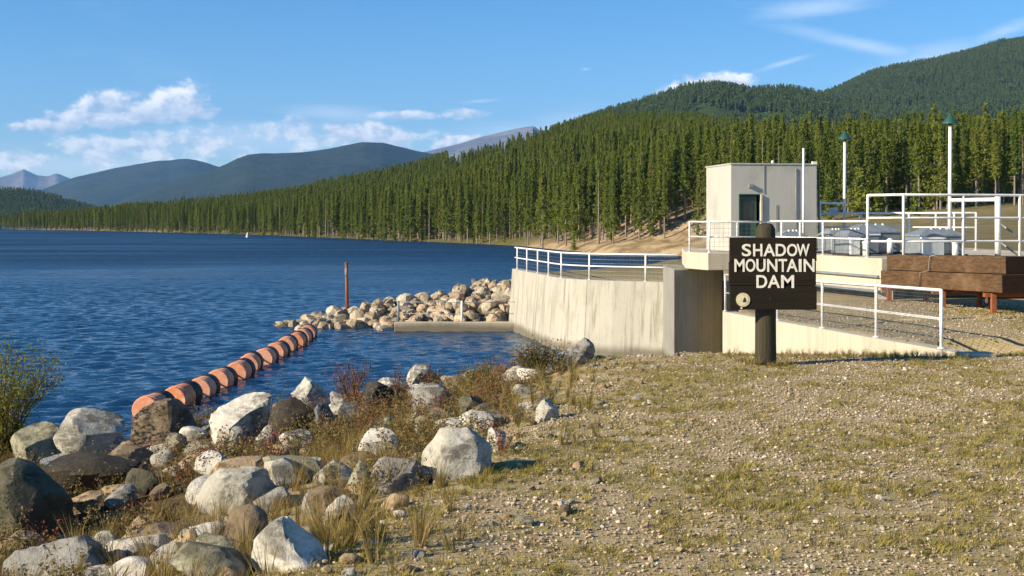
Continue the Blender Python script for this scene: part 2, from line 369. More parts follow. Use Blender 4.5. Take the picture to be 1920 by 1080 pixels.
# ------------------------------------------------------------------ terrain
WATER = -2.8
LAKE = [(-400, -60, 3), (-60, 20, 3.3), (-30, 25.3, 3.3), (-8, 25.5, 3.3), (-3, 25.3, 3.3), (1.0, 24.6, 3.2), (3, 22.8, 2.6), (6.70, 22.3, .2), (5.62, 33, .2), (6.3, 36, .2), (7.4, 40.2, .2),
        (7.3, 42.8, .2), (5.9, 45.2, .15), (4.75, 45.75, .15), (2.82, 46.95, .15), (1.9, 48.7, .15), (1.48, 50.7, .15), (1.08, 52.8, .15), (.68, 54.9, .15), (.26, 57, .3),
        (.6, 58.2, 1.2), (2, 60.5, 1.5), (5, 66, 1.5), (10.5, 72, 1.5), (16, 77, 1.5), (20, 92, 3), (25, 115, 4), (27, 140, 4), (24, 160, 4), (20, 178, 4), (11, 186, 5), (6, 208, 5), (0, 238, 5), (-12, 265, 5),
        (-33, 307, 5), (-79, 403, 6), (-135, 488, 6), (-203, 586, 6), (-237, 617, 6), (-262, 645, 8), (-240, 720, 8), (-180, 860, 10), (-280, 1250, 20), (-700, 1480, 20), (-1500, 1600, 20),
        (-2500, 900, 20), (-2500, -500, 20), (-400, -500, 20)]
CREST_Y = [-10, 4, 7.5, 11, 14, 17, 20, 30]; CREST_X = [-5.5, -2.3, -1.25, -.05, .55, 1.0, 1.5, 2.5]
def lake_dist(X, Y):
    """signed distance to the lake edge (positive on land) and the bank half width there"""
    shp = X.shape; X = X.ravel(); Y = Y.ravel(); best = np.full(X.shape, 1e18); bw = np.zeros(X.shape); ins = np.zeros(X.shape, bool)
    n = len(LAKE)
    for i in range(n):
        ax, ay, wd = LAKE[i]; bx, by, _ = LAKE[(i + 1) % n]
        ex, ey = bx - ax, by - ay; t = np.clip(((X - ax) * ex + (Y - ay) * ey) / (ex * ex + ey * ey), 0, 1)
        d2 = (X - ax - t * ex) ** 2 + (Y - ay - t * ey) ** 2
        c = d2 < best; best = np.where(c, d2, best); bw = np.where(c, wd, bw)
        if ay != by: ins ^= ((ay > Y) != (by > Y)) & (X < (bx - ax) * (Y - ay) / (by - ay) + ax)
    d = np.sqrt(best); return np.where(ins, -d, d).reshape(shp), bw.reshape(shp)
def terrain(X, Y, want_d=False):
    X = np.asarray(X, float); Y = np.asarray(Y, float)
    d, bw = lake_dist(X, Y)
    s = np.maximum(np.interp(Y, CREST_Y, CREST_X) - X, 0)
    near = -.18 * s + .010 * s * np.clip(s - 8, 0, 5) + .035 * fbm(X, Y, .7, 3, 3) + .10 * fbm(X, Y, .9, 3, 5) * sstep(s, 0, 1.5)
    near = near * sstep(Y, 45, 28) + (-.25) * sstep(Y, 19, 33) * sstep(X, 9, 6.5) + .06 * fbm(X, Y, .12, 2, 8)
    near = near - .16 * sstep(X, 2.4, .2) * sstep(Y, 11, 20) * sstep(Y, 30, 24)
    near = near - .95 * np.exp(-(((X + 3.75) / .62) ** 4 + ((Y - 11.7) / .75) ** 4))
    near = np.where(Y > 60, near + .014 * (Y - 60) * sstep(X / np.maximum(Y, 1), .2, .27), near)
    uu = X / np.maximum(Y, 1)
    k = np.interp(uu, [-.45, -.33, -.2, -.1, 0, .07, .14, .22, .4], [.03, .05, .085, .13, .185, .20, .165, .110, .095])
    farz = -2.35 + .65 * sstep(uu, -.06, .04) + (.55 + 1.05 * sstep(uu, -.06, .04)) * sstep(d, 2, 16) + k * np.maximum(d - 8, 0) + 2.2 * sstep(uu, .0, .12) * sstep(uu, .3, .2) * sstep(d, 4, 22) + .9 * sstep(uu, .2, .3)
    farz = np.minimum(farz, 36); farz = np.where(farz > -1.5, -1.5 + (farz + 1.5) * sstep(Y, 1000, 700), farz) + fbm(X, Y, .03, 4, 21) * 2.2 * sstep(d, 4, 30) + fbm(X, Y, .2, 3, 23) * .8 * sstep(d, 2, 10)
    land = near + (farz - near) * sstep(Y, 95, 150)
    t = sstep(d, -bw, bw); z = -6 + (land + 6) * t
    return (z, d) if want_d else z
def hit(x, y, d0=4., d1=90.):
    D = np.arange(d0, d1, .03); X = (x - 960) / F * D; Z = EYE - (y - HZ) / F * D
    h = terrain(X, D); i = np.argmax(Z < h); return Vector((X[i], D[i], h[i]))
def axis(lo_fine, hi_fine, step, growth, lo, hi):
    a = list(np.arange(lo_fine, hi_fine, step)); s_ = step; p = a[-1]
    while p < hi: s_ *= growth; p += s_; a.append(p)
    s_ = step; p = a[0]; b = []
    while p > lo: s_ *= growth; p -= s_; b.append(p)
    return np.array(b[::-1] + a)
def grid_mesh(name, xs, ys, zf, mat, smooth=True):
    X, Y = np.meshgrid(xs, ys); Z = zf(X, Y)
    return grid_from(name, X, Y, Z, mat, smooth)
def grid_from(name, X, Y, Z, mat, smooth=True):
    ny, nx = X.shape; co = np.stack([X, Y, Z], -1).reshape(-1, 3)
    i = np.arange(ny * nx).reshape(ny, nx); q = np.stack([i[:-1, :-1], i[:-1, 1:], i[1:, 1:], i[1:, :-1]], -1).reshape(-1, 4)
    me = bpy.data.meshes.new(name); me.vertices.add(len(co)); me.vertices.foreach_set('co', co.ravel())
    me.loops.add(q.size); me.loops.foreach_set('vertex_index', q.ravel()); me.polygons.add(len(q))
    me.polygons.foreach_set('loop_start', np.arange(0, q.size, 4)); me.polygons.foreach_set('loop_total', np.full(len(q), 4))
    if smooth: me.polygons.foreach_set('use_smooth', np.ones(len(q), bool))
    me.update(calc_edges=True); me.materials.append(mat)
    return link(bpy.data.objects.new(name, me))
xs = axis(-12, 13, .25, 1.035, -3200, 3200)
ys = np.concatenate([axis(3, 27, .22, 1.1, -300, 27), axis(27.2, 60, .35, 1.028, 27.3, 9000)])
ground = tag(grid_mesh('ground', xs, ys, terrain, M['ground']), kind='structure')
# ------------------------------------------------------------------ water: real wavelets near, bump further out
def waves(X, Y):
    z = np.zeros_like(X); r = np.random.default_rng(5); gust = .55 + 1.0 * (fbm(X, Y, .035, 4, 55) + .45)
    for i in range(26):
        wl = .42 * 1.1 ** i if i < 14 else r.uniform(.45, 1.2); a = R(-62) + r.normal(0, .55)
        kx, ky = math.cos(a) * 2 * math.pi / wl, math.sin(a) * 2 * math.pi / wl
        amp = .0115 * wl ** .8 if wl < .85 else .006 * wl ** .8
        z += amp * gust * np.sin(kx * X + ky * Y + r.uniform(0, 6.3)) * (.55 + .9 * vnoise(X / 5 + i * 3.1, Y / 5 - i, 40 + i)) * sstep(Y, 45 * wl + 95, 20 * wl + 15)
    return WATER + z
wx = axis(-40, 9, .165, 1.045, -2800, 60); wy = axis(24, 100, .165, 1.035, 12, 1700)
water = tag(grid_mesh('lake_water', wx, wy, waves, M['water']), kind='structure')

# ------------------------------------------------------------------ hills and mountains
def ridge(name, prof, D, front, back, mat, rough=.05, nx=220, nt=70, seed=0, crest_noise=0.):
    pxs = np.array([p[0] for p in prof], float); pys = np.array([p[1] for p in prof], float)
    gx_ = np.arange(pxs[0] - 60, pxs[-1] + 61, 4.); gk = np.exp(-(np.arange(-9, 10) / 2.6) ** 2); gk /= gk.sum() if name != 'x' else 1
    gy_ = np.convolve(np.interp(np.concatenate([gx_[:1] - 36 + 4 * np.arange(9), gx_, gx_[-1] + 4 * np.arange(1, 10)]), pxs, pys), gk if 'peak' not in name and 'rocky' not in name else np.eye(19)[9], 'valid')
    def zf(x, t):                                   # x photo column, t 0 foot .. 1 crest .. beyond
        zc = EYE + (HZ - np.interp(x, gx_, gy_)) / F * D
        zc = zc + crest_noise * D * fbm(x, 0 * x, .02, 4, seed + 9)
        p = np.where(t <= 1, .12 * t + .88 * sstep(t, -.05, 1.02), 1 - (t - 1) * 1.1)
        Dt = D * (front + (1 - front) * t) if True else 0
        X = (x - 960) / F * Dt
        gul = fbm(X, Dt, 6. / D, 5, seed, .55) * rough * 4 * zc * np.clip(t * (1.08 - t) * 2.2, 0, 1)
        return X, Dt, -12 + (zc + 12) * p + gul
    xx = np.linspace(pxs[0], pxs[-1], nx); tt = np.concatenate([np.linspace(0, 1, nt), np.linspace(1, 1 + (back - 1) / (1 - front), 12)[1:]])
    x, t = np.meshgrid(xx, tt); X, Y, Z = zf(x, t)
    o = tag(grid_from(name, X, Y, Z, mat), kind='structure'); return o, zf
ridge('far_peaks', [(-420, 345), (-250, 335), (-120, 322), (-60, 338), (0, 333), (22, 326), (44, 317), (70, 329), (90, 331), (106, 325), (130, 334), (190, 350), (300, 372)], 15000, .75, 1.25, M['far_rock'], .12, 260, 50, 3, .0012)
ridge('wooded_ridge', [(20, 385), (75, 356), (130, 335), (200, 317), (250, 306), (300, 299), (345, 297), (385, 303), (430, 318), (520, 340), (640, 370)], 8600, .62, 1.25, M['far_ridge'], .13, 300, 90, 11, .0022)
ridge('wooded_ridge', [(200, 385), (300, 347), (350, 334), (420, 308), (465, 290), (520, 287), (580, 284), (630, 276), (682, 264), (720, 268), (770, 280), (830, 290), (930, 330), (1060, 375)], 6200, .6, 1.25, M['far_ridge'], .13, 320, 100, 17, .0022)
ridge('rocky_mountain', [(640, 330), (760, 292), (800, 285), (850, 272), (900, 256), (950, 244), (985, 238), (1002, 236), (1014, 246), (1030, 256), (1080, 262), (1200, 300)], 12000, .74, 1.2, M['far_rock'], .12, 260, 60, 23, .0008)
H1 = [(900, 330), (960, 300), (1010, 268), (1050, 248), (1100, 231), (1150, 215), (1200, 201), (1260, 183), (1300, 173), (1340, 169), (1375, 175), (1405, 183), (1440, 178), (1480, 176), (1515, 182), (1545, 190), (1620, 205), (1760, 225), (1900, 260)]
H2 = [(1300, 260), (1450, 218), (1530, 187), (1580, 168), (1640, 140), (1700, 127), (1760, 115), (1810, 104), (1860, 88), (1920, 79), (2000, 64), (2100, 60), (2300, 90)]
H0 = [(-500, 372), (-300, 358), (-100, 362), (0, 364), (50, 367), (90, 374), (130, 388), (190, 404), (260, 412)]
hill_specs = [('forested_hill', H1, 1750, .6, 1.3, 31), ('forested_hill', H2, 2450, .55, 1.3, 37), ('far_shore_hill', H0, 1950, .85, 1.3, 43)]
hills = [ridge(n_, p_, d_, f_, b_, M['hillside'], .05, 240, 80, s_, .0008)[1] for n_, p_, d_, f_, b_, s_ in hill_specs]

# ------------------------------------------------------------------ scatter by geometry nodes (for what nobody could count)
def variants(name, meshes):
    c = bpy.data.collections.new(name)
    for i, me in enumerate(meshes): c.objects.link(bpy.data.objects.new('%s_%02d' % (name, i), me))
    return c
def scatter(name, coll, P, rot, scl, idx, label, cat):
    me = bpy.data.meshes.new(name); n = len(P)
    me.vertices.add(n); me.vertices.foreach_set('co', np.asarray(P, np.float32).ravel())
    for nm, tp, dat, key in (('rot', 'FLOAT_VECTOR', rot, 'vector'), ('scl', 'FLOAT_VECTOR', scl, 'vector'), ('idx', 'INT', idx, 'value')):
        a = me.attributes.new(nm, tp, 'POINT'); a.data.foreach_set(key, np.asarray(dat).astype(np.int32 if tp == 'INT' else np.float32).ravel())
    o = link(bpy.data.objects.new(name, me))
    g = bpy.data.node_groups.new(name + '_nodes', 'GeometryNodeTree')
    g.interface.new_socket('Geometry', in_out='INPUT', socket_type='NodeSocketGeometry'); g.interface.new_socket('Geometry', in_out='OUTPUT', socket_type='NodeSocketGeometry')
    N = g.nodes; L = g.links; gi = N.new('NodeGroupInput'); go = N.new('NodeGroupOutput')
    ci = N.new('GeometryNodeCollectionInfo'); ci.inputs[0].default_value = coll; ci.inputs['Separate Children'].default_value = True; ci.inputs['Reset Children'].default_value = True
    ip = N.new('GeometryNodeInstanceOnPoints'); ip.inputs['Pick Instance'].default_value = True
    def att(nm, tp):
        x = N.new('GeometryNodeInputNamedAttribute'); x.data_type = tp; x.inputs[0].default_value = nm; return x.outputs[0]
    er = N.new('FunctionNodeEulerToRotation'); L.new(att('rot', 'FLOAT_VECTOR'), er.inputs[0])
    L.new(gi.outputs[0], ip.inputs['Points']); L.new(ci.outputs[0], ip.inputs['Instance']); L.new(att('idx', 'INT'), ip.inputs['Instance Index'])
    L.new(er.outputs[0], ip.inputs['Rotation']); L.new(att('scl', 'FLOAT_VECTOR'), ip.inputs['Scale']); L.new(ip.outputs[0], go.inputs[0])
    md = o.modifiers.new('scatter', 'NODES'); md.node_group = g
    return tag(o, label, cat, kind='stuff')

# ------------------------------------------------------------------ pines
def tri_soup(me_name, C, size, rng, mat, flat=.6, ntri=4):
    """small needle sprays around centres C (n,3)"""
    n = len(C); C = np.repeat(C, ntri, 0); sz = np.repeat(size, ntri)
    C = C + rng.normal(0, .28, C.shape) * sz[:, None]
    a = rng.normal(0, 1, C.shape); a[:, 2] *= flat; a /= np.linalg.norm(a, axis=1)[:, None]
    b = rng.normal(0, 1, C.shape); b -= a * (a * b).sum(1)[:, None]; b /= np.linalg.norm(b, axis=1)[:, None]
    s_ = (sz * rng.uniform(.7, 1.3, len(C)))[:, None]
    V = np.stack([C + a * s_, C - a * s_ * .5 + b * s_ * .55, C - a * s_ * .5 - b * s_ * .55], 1).reshape(-1, 3)
    return V
def soup_mesh(name, V, mat):
    me = bpy.data.meshes.new(name); n = len(V); me.vertices.add(n); me.vertices.foreach_set('co', V.astype(np.float32).ravel())
    me.loops.add(n); me.loops.foreach_set('vertex_index', np.arange(n)); me.polygons.add(n // 3)
    me.polygons.foreach_set('loop_start', np.arange(0, n, 3)); me.polygons.foreach_set('loop_total', np.full(n // 3, 3)); me.update(calc_edges=True)
    me.materials.append(mat); return me
def pine(i, H, r_max, crown0, nb, per, size, ntri, lean=.15):
    rng = np.random.default_rng(100 + i); C = []; Z = []
    for b_ in range(nb):
        t = rng.uniform(0, 1) ** .85; h = crown0 + (1 - crown0) * t
        prof = (1 - t) ** .9 * (.6 + .4 * min(1, t / .2)) + .03
        L_ = r_max * 1.5 * prof * rng.uniform(.3, 1.2); az = rng.uniform(0, 2 * math.pi)
        for j in range(per):
            q = (j + .6) / per * L_
            C.append((q * math.cos(az) + rng.normal(0, .12), q * math.sin(az) + rng.normal(0, .12), h * H - .16 * q + .08 * q * q / r_max + rng.normal(0, .12))); Z.append(size * (1.15 - .45 * t))
    V = tri_soup('', np.array(C), np.array(Z), rng, None, .5, ntri)
    crown = soup_mesh('crown', V, M['needles'])
    mb = MB(); r0 = .011 * H; mb.tube([(lean * k * k * .2, 0, k * H * .96) for k in (0, .15, .4, .7, 1)], [r0 * 1.25, r0, r0 * .8, r0 * .5, .03], 6)
    for _ in range(int(18 * min(1, crown0 * 2))):                              # dead twigs under the crown
        h = rng.uniform(.12, max(crown0, .15)) * H; az = rng.uniform(0, 6.28); L_ = rng.uniform(.4, 1.2)
        mb.tube([(0, 0, h), (L_ * math.cos(az), L_ * math.sin(az), h + rng.uniform(-.3, .15))], [.03, .012], 3)
    return crown, mb.mesh('trunk', M['bark'])
PINES = [pine(i, 15., rng_[0], rng_[1], 190, 3, .235, 5) for i, rng_ in enumerate([(1.2, .12), (.85, .28), (1.45, .05), (.75, .34), (1.5, .18), (1.05, .04), (.9, .14), (1.25, .4), (1.6, .22), (.8, .2)])]
PINES.append(pine(15, 15., .7, .5, 16, 2, .2, 4))          # a dying, nearly bare tree
YOUNG = [pine(20 + i, 5., 1.15, .06, 90, 3, .24, 4, .02) for i in range(2)]
def joined(pair, name):
    c, t_ = pair; me = bpy.data.meshes.new(name); nv = len(c.vertices); V = np.zeros(nv * 3); c.vertices.foreach_get('co', V); V2 = np.zeros(len(t_.vertices) * 3); t_.vertices.foreach_get('co', V2)
    fs = [tuple(p.vertices) for p in c.polygons] + [tuple(k + nv for k in p.vertices) for p in t_.polygons]
    me.from_pydata(np.concatenate([V, V2]).reshape(-1, 3).tolist(), [], fs); me.materials.append(M['needles']); me.materials.append(M['bark'])
    me.polygons.foreach_set('material_index', [0] * len(c.polygons) + [1] * len(t_.polygons)); me.update(); return me
pine_coll = variants('forest_pine', [joined(p, 'forest_pine') for p in PINES])
# candidate positions on the far land
gx, gy = np.meshgrid(np.arange(-320, 330, 2.35), np.arange(150, 780, 2.35)); gx = gx.ravel() + RNG.uniform(-1.4, 1.4, gx.size); gy = gy.ravel() + RNG.uniform(-1.4, 1.4, gy.size)
ok = np.abs(gx / gy) < .46; gx, gy = gx[ok], gy[ok]
gz, gd = terrain(gx, gy, True); uu = gx / gy
clear = np.interp(uu, [-.4, -.1, 0, .03, .10, .17, .24, .32, .42], [.8, .8, 1, 2, 6, 9, 13, 14, 14])
ok = (gd > clear + RNG.uniform(-2, 4, gd.size)) & (gd < 230) & (vnoise(gx / 16, gy / 16, 77) > .16) & ~((uu > .2) & (gy < 156 + 14 * vnoise(gx / 9, gy / 9, 5))) & ~((uu > -.05) & (gy > 560))
gx, gy, gz, gd, uu = (a[ok] for a in (gx, gy, gz, gd, uu))
gs = np.where(RNG.uniform(0, 1, gx.size) < .16, RNG.uniform(.25, .6, gx.size), RNG.uniform(.72, 1.12, gx.size)) * (.93 + .25 * vnoise(gx / 30, gy / 30, 9)) * np.interp(uu, [-.38, -.3, -.2, -.1, -.03, .05, .12, .24], [.50, .58, .64, .70, .74, .76, .78, .78])
grot = RNG.uniform(0, 6.28, gx.size); gi_ = np.where(RNG.uniform(0, 1, gx.size) < .05, len(PINES) - 1, RNG.integers(0, len(PINES) - 1, gx.size))
# the ones that show largest become trees of their own
order = np.argsort(gy); mask = np.zeros((270, 480), bool); vis = np.zeros(gx.size)
for i in order:
    D = gy[i]; c = (960 + F * gx[i] / D) / 4; t0 = (HZ - (gz[i] + 15 * gs[i] - EYE) / D * F) / 4; t1 = (HZ - (gz[i] - EYE) / D * F) / 4; hw = max(.75 * gs[i] / D * F / 4, .6)
    a, b, e, f_ = int(max(0, c - hw)), int(min(479, c + hw)), int(max(0, t0)), int(min(269, t1))
    if b <= a or f_ <= e: continue
    sub = mask[e:f_ + 1, a:b + 1]; vis[i] = (~sub).sum(); sub[:] = True
pick = np.argsort(-vis)[:292]; is_pick = np.zeros(gx.size, bool); is_pick[pick] = True
def place_pine(mesh_pair, p, rz, sc, label, group, name='pine_tree'):
    e = bpy.data.objects.new(name, None); e.location = p; e.rotation_euler = (0, 0, rz); e.scale = (sc, sc, sc); e.empty_display_size = .5; COL.objects.link(e); tag(e, label, 'tree', group)
    for me, nm in zip(mesh_pair, ('crown', 'trunk')): link(bpy.data.objects.new(nm, me), e)
    return e
for i in pick:
    c = 960 + F * uu[i]; tall_ = 'tall' if gs[i] > np.interp(uu[i], [-.38, -.2, .05, .3], [.5, .63, .74, .8]) else 'shorter'
    front_ = gd[i] < np.interp(uu[i], [-.1, .1, .3], [9, 20, 28])
    for lim, wh in ((464, 'on the wooded point, left of the white buoy'), (650, 'on the far shore between buoy and marker post'), (800, 'on the far shore right of the marker post'), (960, 'on the far shore left of the curved wall'),
                    (1120, 'above the left part of the curved wall railing'), (1320, 'above the dirt bank left of the gatehouse'), (1535, 'right behind the gatehouse'), (1600, 'behind the first lamp pole'), (1780, 'between the two lamp poles'), (1e9, 'right of the taller lamp pole')):
        if c < lim: break
    lab = '%s green pine %s %s' % (tall_, 'in the front row' if front_ else 'behind the front row', wh); grp = '%s pines %s %s' % (tall_, 'in front' if front_ else 'further back', wh)
    place_pine(PINES[gi_[i]], (gx[i], gy[i], gz[i] - .1), grot[i], gs[i], lab, grp)
r_ = ~is_pick
scatter('forest', pine_coll, np.stack([gx, gy, gz - .1], 1)[r_], np.stack([0 * gx, 0 * gx, grot], 1)[r_], np.stack([gs] * 3, 1)[r_], gi_[r_], 'dense green pine forest rising behind the far lake shore', 'forest')
# young pines standing clear on the dirt bank and in front of the forest on the field
for j, (x, y, D, h, lab) in enumerate([
        (1238, 447, 192, 3.9, 'young bushy pine on the dirt bank beside the concrete gatehouse'), (1222, 452, 190, 2.6, 'small pine sapling on the dirt bank, lower of two by the gatehouse'),
        (1076, 452, 200, 1.8, 'low round pine sapling at the foot of the dirt bank'),
        (1557, 402, 160, 4.6, 'young pine behind the gap between gatehouse and first lamp'), (1612, 402, 158, 5.0, 'young pine behind the railings just beyond the first lamp'),
        (1645, 400, 165, 4.2, 'young pine in front of the forest behind the tall railing corner'), (1716, 402, 150, 3.3, 'small pine on the brown field between two tall railing posts'),
        (1800, 395, 165, 4.0, 'young pine on the field just behind the taller lamp pole'), (1690, 396, 172, 4.6, 'young pine at the forest edge behind the tall railing'),
        (1850, 398, 168, 3.4, 'small pine at the forest edge behind the thick white post')]):
    X = (x - 960) / F * D; z = float(terrain(np.array([X]), np.array([float(D)]))[0]); place_pine(YOUNG[j % 2], (X, D, z - .05), j * 1.3, h / 5 * 1.25, lab, 'young pines', 'young_pine')
# conifers on the hills
LOW = []
for i in range(4):
    rng = np.random.default_rng(300 + i); t = rng.uniform(0, 1, 46); az = rng.uniform(0, 6.28, 46); q = 1.7 * (1 - t) ** .7 * rng.uniform(.2, 1, 46)
    V = tri_soup('', np.stack([q * np.cos(az), q * np.sin(az), 2 + 11.5 * t], 1), 1.5 * (1.2 - .75 * t), rng, None, .7, 2); LOW.append(soup_mesh('hill_tree', V, M['hill_needles']))
low_coll = variants('hill_tree', LOW)
Ps = []
for zf, (n_, p_, d_, f_, b_, s_), cnt, t0 in zip(hills, hill_specs, (19000, 30000, 4500), (.2, .25, .2)):
    x = RNG.uniform(max(p_[0][0], -60), min(p_[-1][0], 1980), cnt); t = t0 + (1.04 - t0) * RNG.uniform(0, 1, cnt) ** .8
    X, Y, Z = zf(x, t); keep = vnoise(X / 45, Y / 45, 12 + s_) > .05 + .10 * vnoise(X / 200, Y / 200, 3); Ps.append(np.stack([X, Y, Z - .6], 1)[keep])
Ps = np.concatenate(Ps); n = len(Ps); sc = RNG.uniform(.5, 1.1, n) * (.75 + .5 * vnoise(Ps[:, 0] / 60, Ps[:, 1] / 60, 88))
scatter('hill_forest', low_coll, Ps, np.stack([np.zeros(n), np.zeros(n), RNG.uniform(0, 6.28, n)], 1), np.stack([sc] * 3, 1), RNG.integers(0, 4, n), 'dark green conifer forest covering the hills behind the dam', 'forest')
# ------------------------------------------------------------------ haze
mb = MB(); mb.box((0, 8400, 690), (16000, 17600, 1406)); hz = mb.build('haze', None); hz.data.materials.clear()
hm = bpy.data.materials.new('thin_blue_haze'); hm.use_nodes = True; hn = hm.node_tree; hn.nodes.remove(hn.nodes['Principled BSDF'])
pv = hn.nodes.new('ShaderNodeVolumePrincipled'); pv.inputs['Color'].default_value = (.24, .52, 1., 1); pv.inputs['Density'].default_value = 5.2e-5
hn.links.new(pv.outputs[0], hn.nodes['Material Output'].inputs['Volume']); hz.data.materials.append(hm); tag(hz, 'thin blue mountain haze over the lake valley', 'haze', kind='stuff')

# ------------------------------------------------------------------ rails
def railing(label, base_pts, height, fr, posts, group='white pipe railings', r=.028, mesh=None, post_r=None, top_ext=None, mid_r=None):
    """base_pts: polyline of foot points; posts: parameters (in base_pts index units) where posts stand; fr: rail heights as fractions"""
    P = [Vector(p) for p in base_pts]
    def at(t):
        i = min(int(t), len(P) - 2); return P[i].lerp(P[i + 1], t - i)
    e = empty('pipe_railing', P[0], label, 'railing', group)
    for t in posts:
        b = at(t); m_ = MB(); m_.tube([b + Vector((0, 0, -.02)), b + Vector((0, 0, height))], post_r or r, 10)
        m_.lathe(b, [(r * 2.3, 0), (r * 2.3, .012), (r * 1.3, .02)], 10); m_.build('post', M['white'], e, True)
    for k, f in enumerate(fr):
        m_ = MB(); m_.tube([p + Vector((0, 0, height * f)) for p in P], (mid_r or r * .8) if k else r, 8); m_.build('rail', M['white'], e, True)
    if mesh:
        sp, wr = mesh
        for i in range(len(P) - 1):
            a, b = P[i], P[i + 1]; L_ = (b - a).length; m_ = MB(); n_ = max(2, int(L_ / sp)); d = (b - a) / n_; sd = (b - a).normalized().cross(Vector((0, 0, 1))) * (r + .004)
            for k in range(1, n_): m_.tube([a + d * k + sd + Vector((0, 0, .05)), a + d * k + sd + Vector((0, 0, height * .985))], wr, 3, False)
            for k in range(int((height - .05) / sp) + 1): z = Vector((0, 0, .05 + k * sp)); m_.tube([a + sd + z, b + sd + z], wr, 3, False)
            tag(m_.build('wire_mesh', M['wire'], e), kind='stuff')
    return e
# ------------------------------------------------------------------ training wall (curved) beside the water
WP = [(1268, 45.0), (1207, 45.6), (1150, 46.1), (1101, 46.8), (1070, 47.6), (1047, 48.5), (1034, 49.5), (1023, 50.6), (1012, 51.7), (1003, 52.7), (992, 53.8), (983, 54.8), (973, 55.9), (965, 57.0), (960.5, 57.6)]
WV = [Vector(((x - 960) / F * D, D, -.1)) for x, D in WP]
def offset_line(pts, dist):
    o = []
    for i, p in enumerate(pts):
        d = pts[min(i + 1, len(pts) - 1)] - pts[max(i - 1, 0)]; n_ = Vector((-d.y, d.x, 0)).normalized(); o.append(p + n_ * dist)
    return o
back = offset_line(WV, -.42); e = empty('training_wall', WV[0] + Vector((0, 0, -4)), 'long curved concrete wall with brown streaks rising from the lake', 'wall')
m_ = MB(); out_b = offset_line(WV, .0)
# battered face: foot leans out into the water
foot = offset_line(WV, .28)
n = len(WV)
vs = [(p.x, p.y, -.1) for p in WV] + [(p.x, p.y, -.1) for p in back] + [(p.x, p.y, -4.2) for p in foot] + [(p.x, p.y, -4.2) for p in back]
fs = []
for i in range(n - 1): fs += [(i, i + 1, n + i + 1, n + i), (2 * n + i, 2 * n + i + 1, i + 1, i), (n + i, n + i + 1, 3 * n + i + 1, 3 * n + i)]
fs += [(0, n, 3 * n, 2 * n), (n - 1, 2 * n - 1 + 0, 4 * n - 1, 3 * n - 1)]
fs[-1] = (n - 1, 3 * n - 1, 4 * n - 1, 2 * n - 1)
m_.add(vs, fs); m_.build('wall_face', M['wall'], e)
for k in (3, 7, 11): MB().tube([Vector((WV[k].x, WV[k].y, -.1)), Vector((foot[k].x, foot[k].y, -4.2))], .011, 6).build('joint_seal', M['pier'], e)
rail_line = offset_line(WV, -.12)
railing('white two-rail pipe railing along the top of the curved wall', [p for p in rail_line], .97, (.985, .52), [.98, 3, 5, 7, 9, 11, 13], r=.034, mesh=(.14, .0045))
# ------------------------------------------------------------------ pier, deck and gatehouse
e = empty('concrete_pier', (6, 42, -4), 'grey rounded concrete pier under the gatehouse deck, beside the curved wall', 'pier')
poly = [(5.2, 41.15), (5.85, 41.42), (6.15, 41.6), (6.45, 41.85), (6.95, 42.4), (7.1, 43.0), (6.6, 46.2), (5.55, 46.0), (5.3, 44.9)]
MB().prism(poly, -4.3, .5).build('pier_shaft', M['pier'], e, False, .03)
e = empty('gate_deck', (7.5, 40, .5), 'raised pale concrete deck carrying the gatehouse and hoist machines', 'deck')
dk = [(6.0, 39.2), (5.5, 40.7), (6.05, 45.6), (11, 47.5), (16.5, 46), (16.5, 34.6), (9.73, 33.7), (8.15, 39.6)]
MB().prism(dk, .55, 1.08).build('deck_slab', M['deck'], e, False, .02)
ca = lambda a, b, t: (a[0] + (b[0] - a[0]) * t, a[1] + (b[1] - a[1]) * t)
# lower bright girder and recessed panel on the sunlit side
A_, B_ = (8.15, 39.6), (9.73, 33.7)
g0, g1 = ca(A_, B_, .02), ca(A_, B_, .985)
MB().beam((g0[0] + .12, g0[1], .36), (g1[0] + .12, g1[1] + .02, .36), .16, .376).build('girder', M['deck'], e, False, .01)
MB().beam((g0[0] - .03, g0[1], .60), (g1[0] - .03, g1[1], .60), .07, .06).build('pipe_flange', M['machine'], e)
q0 = ca(A_, B_, .70)
MB().beam((g0[0] + .0, g0[1], .205), (g1[0] + .0, g1[1], .205), .12, .05).build('pipe_flange', M['machine'], e)
MB().box((9.95, 34.15, .03), (.42, .5, .98), R(-15)).build('column', M['house'], e, False, .02)
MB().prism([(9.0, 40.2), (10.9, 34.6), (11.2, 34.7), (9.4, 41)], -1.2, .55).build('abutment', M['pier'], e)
MB().prism([(10.4, 35.3), (16.3, 35.9), (16.3, 36.2), (10.4, 35.6)], -1.2, .55).build('abutment', M['pier'], e)
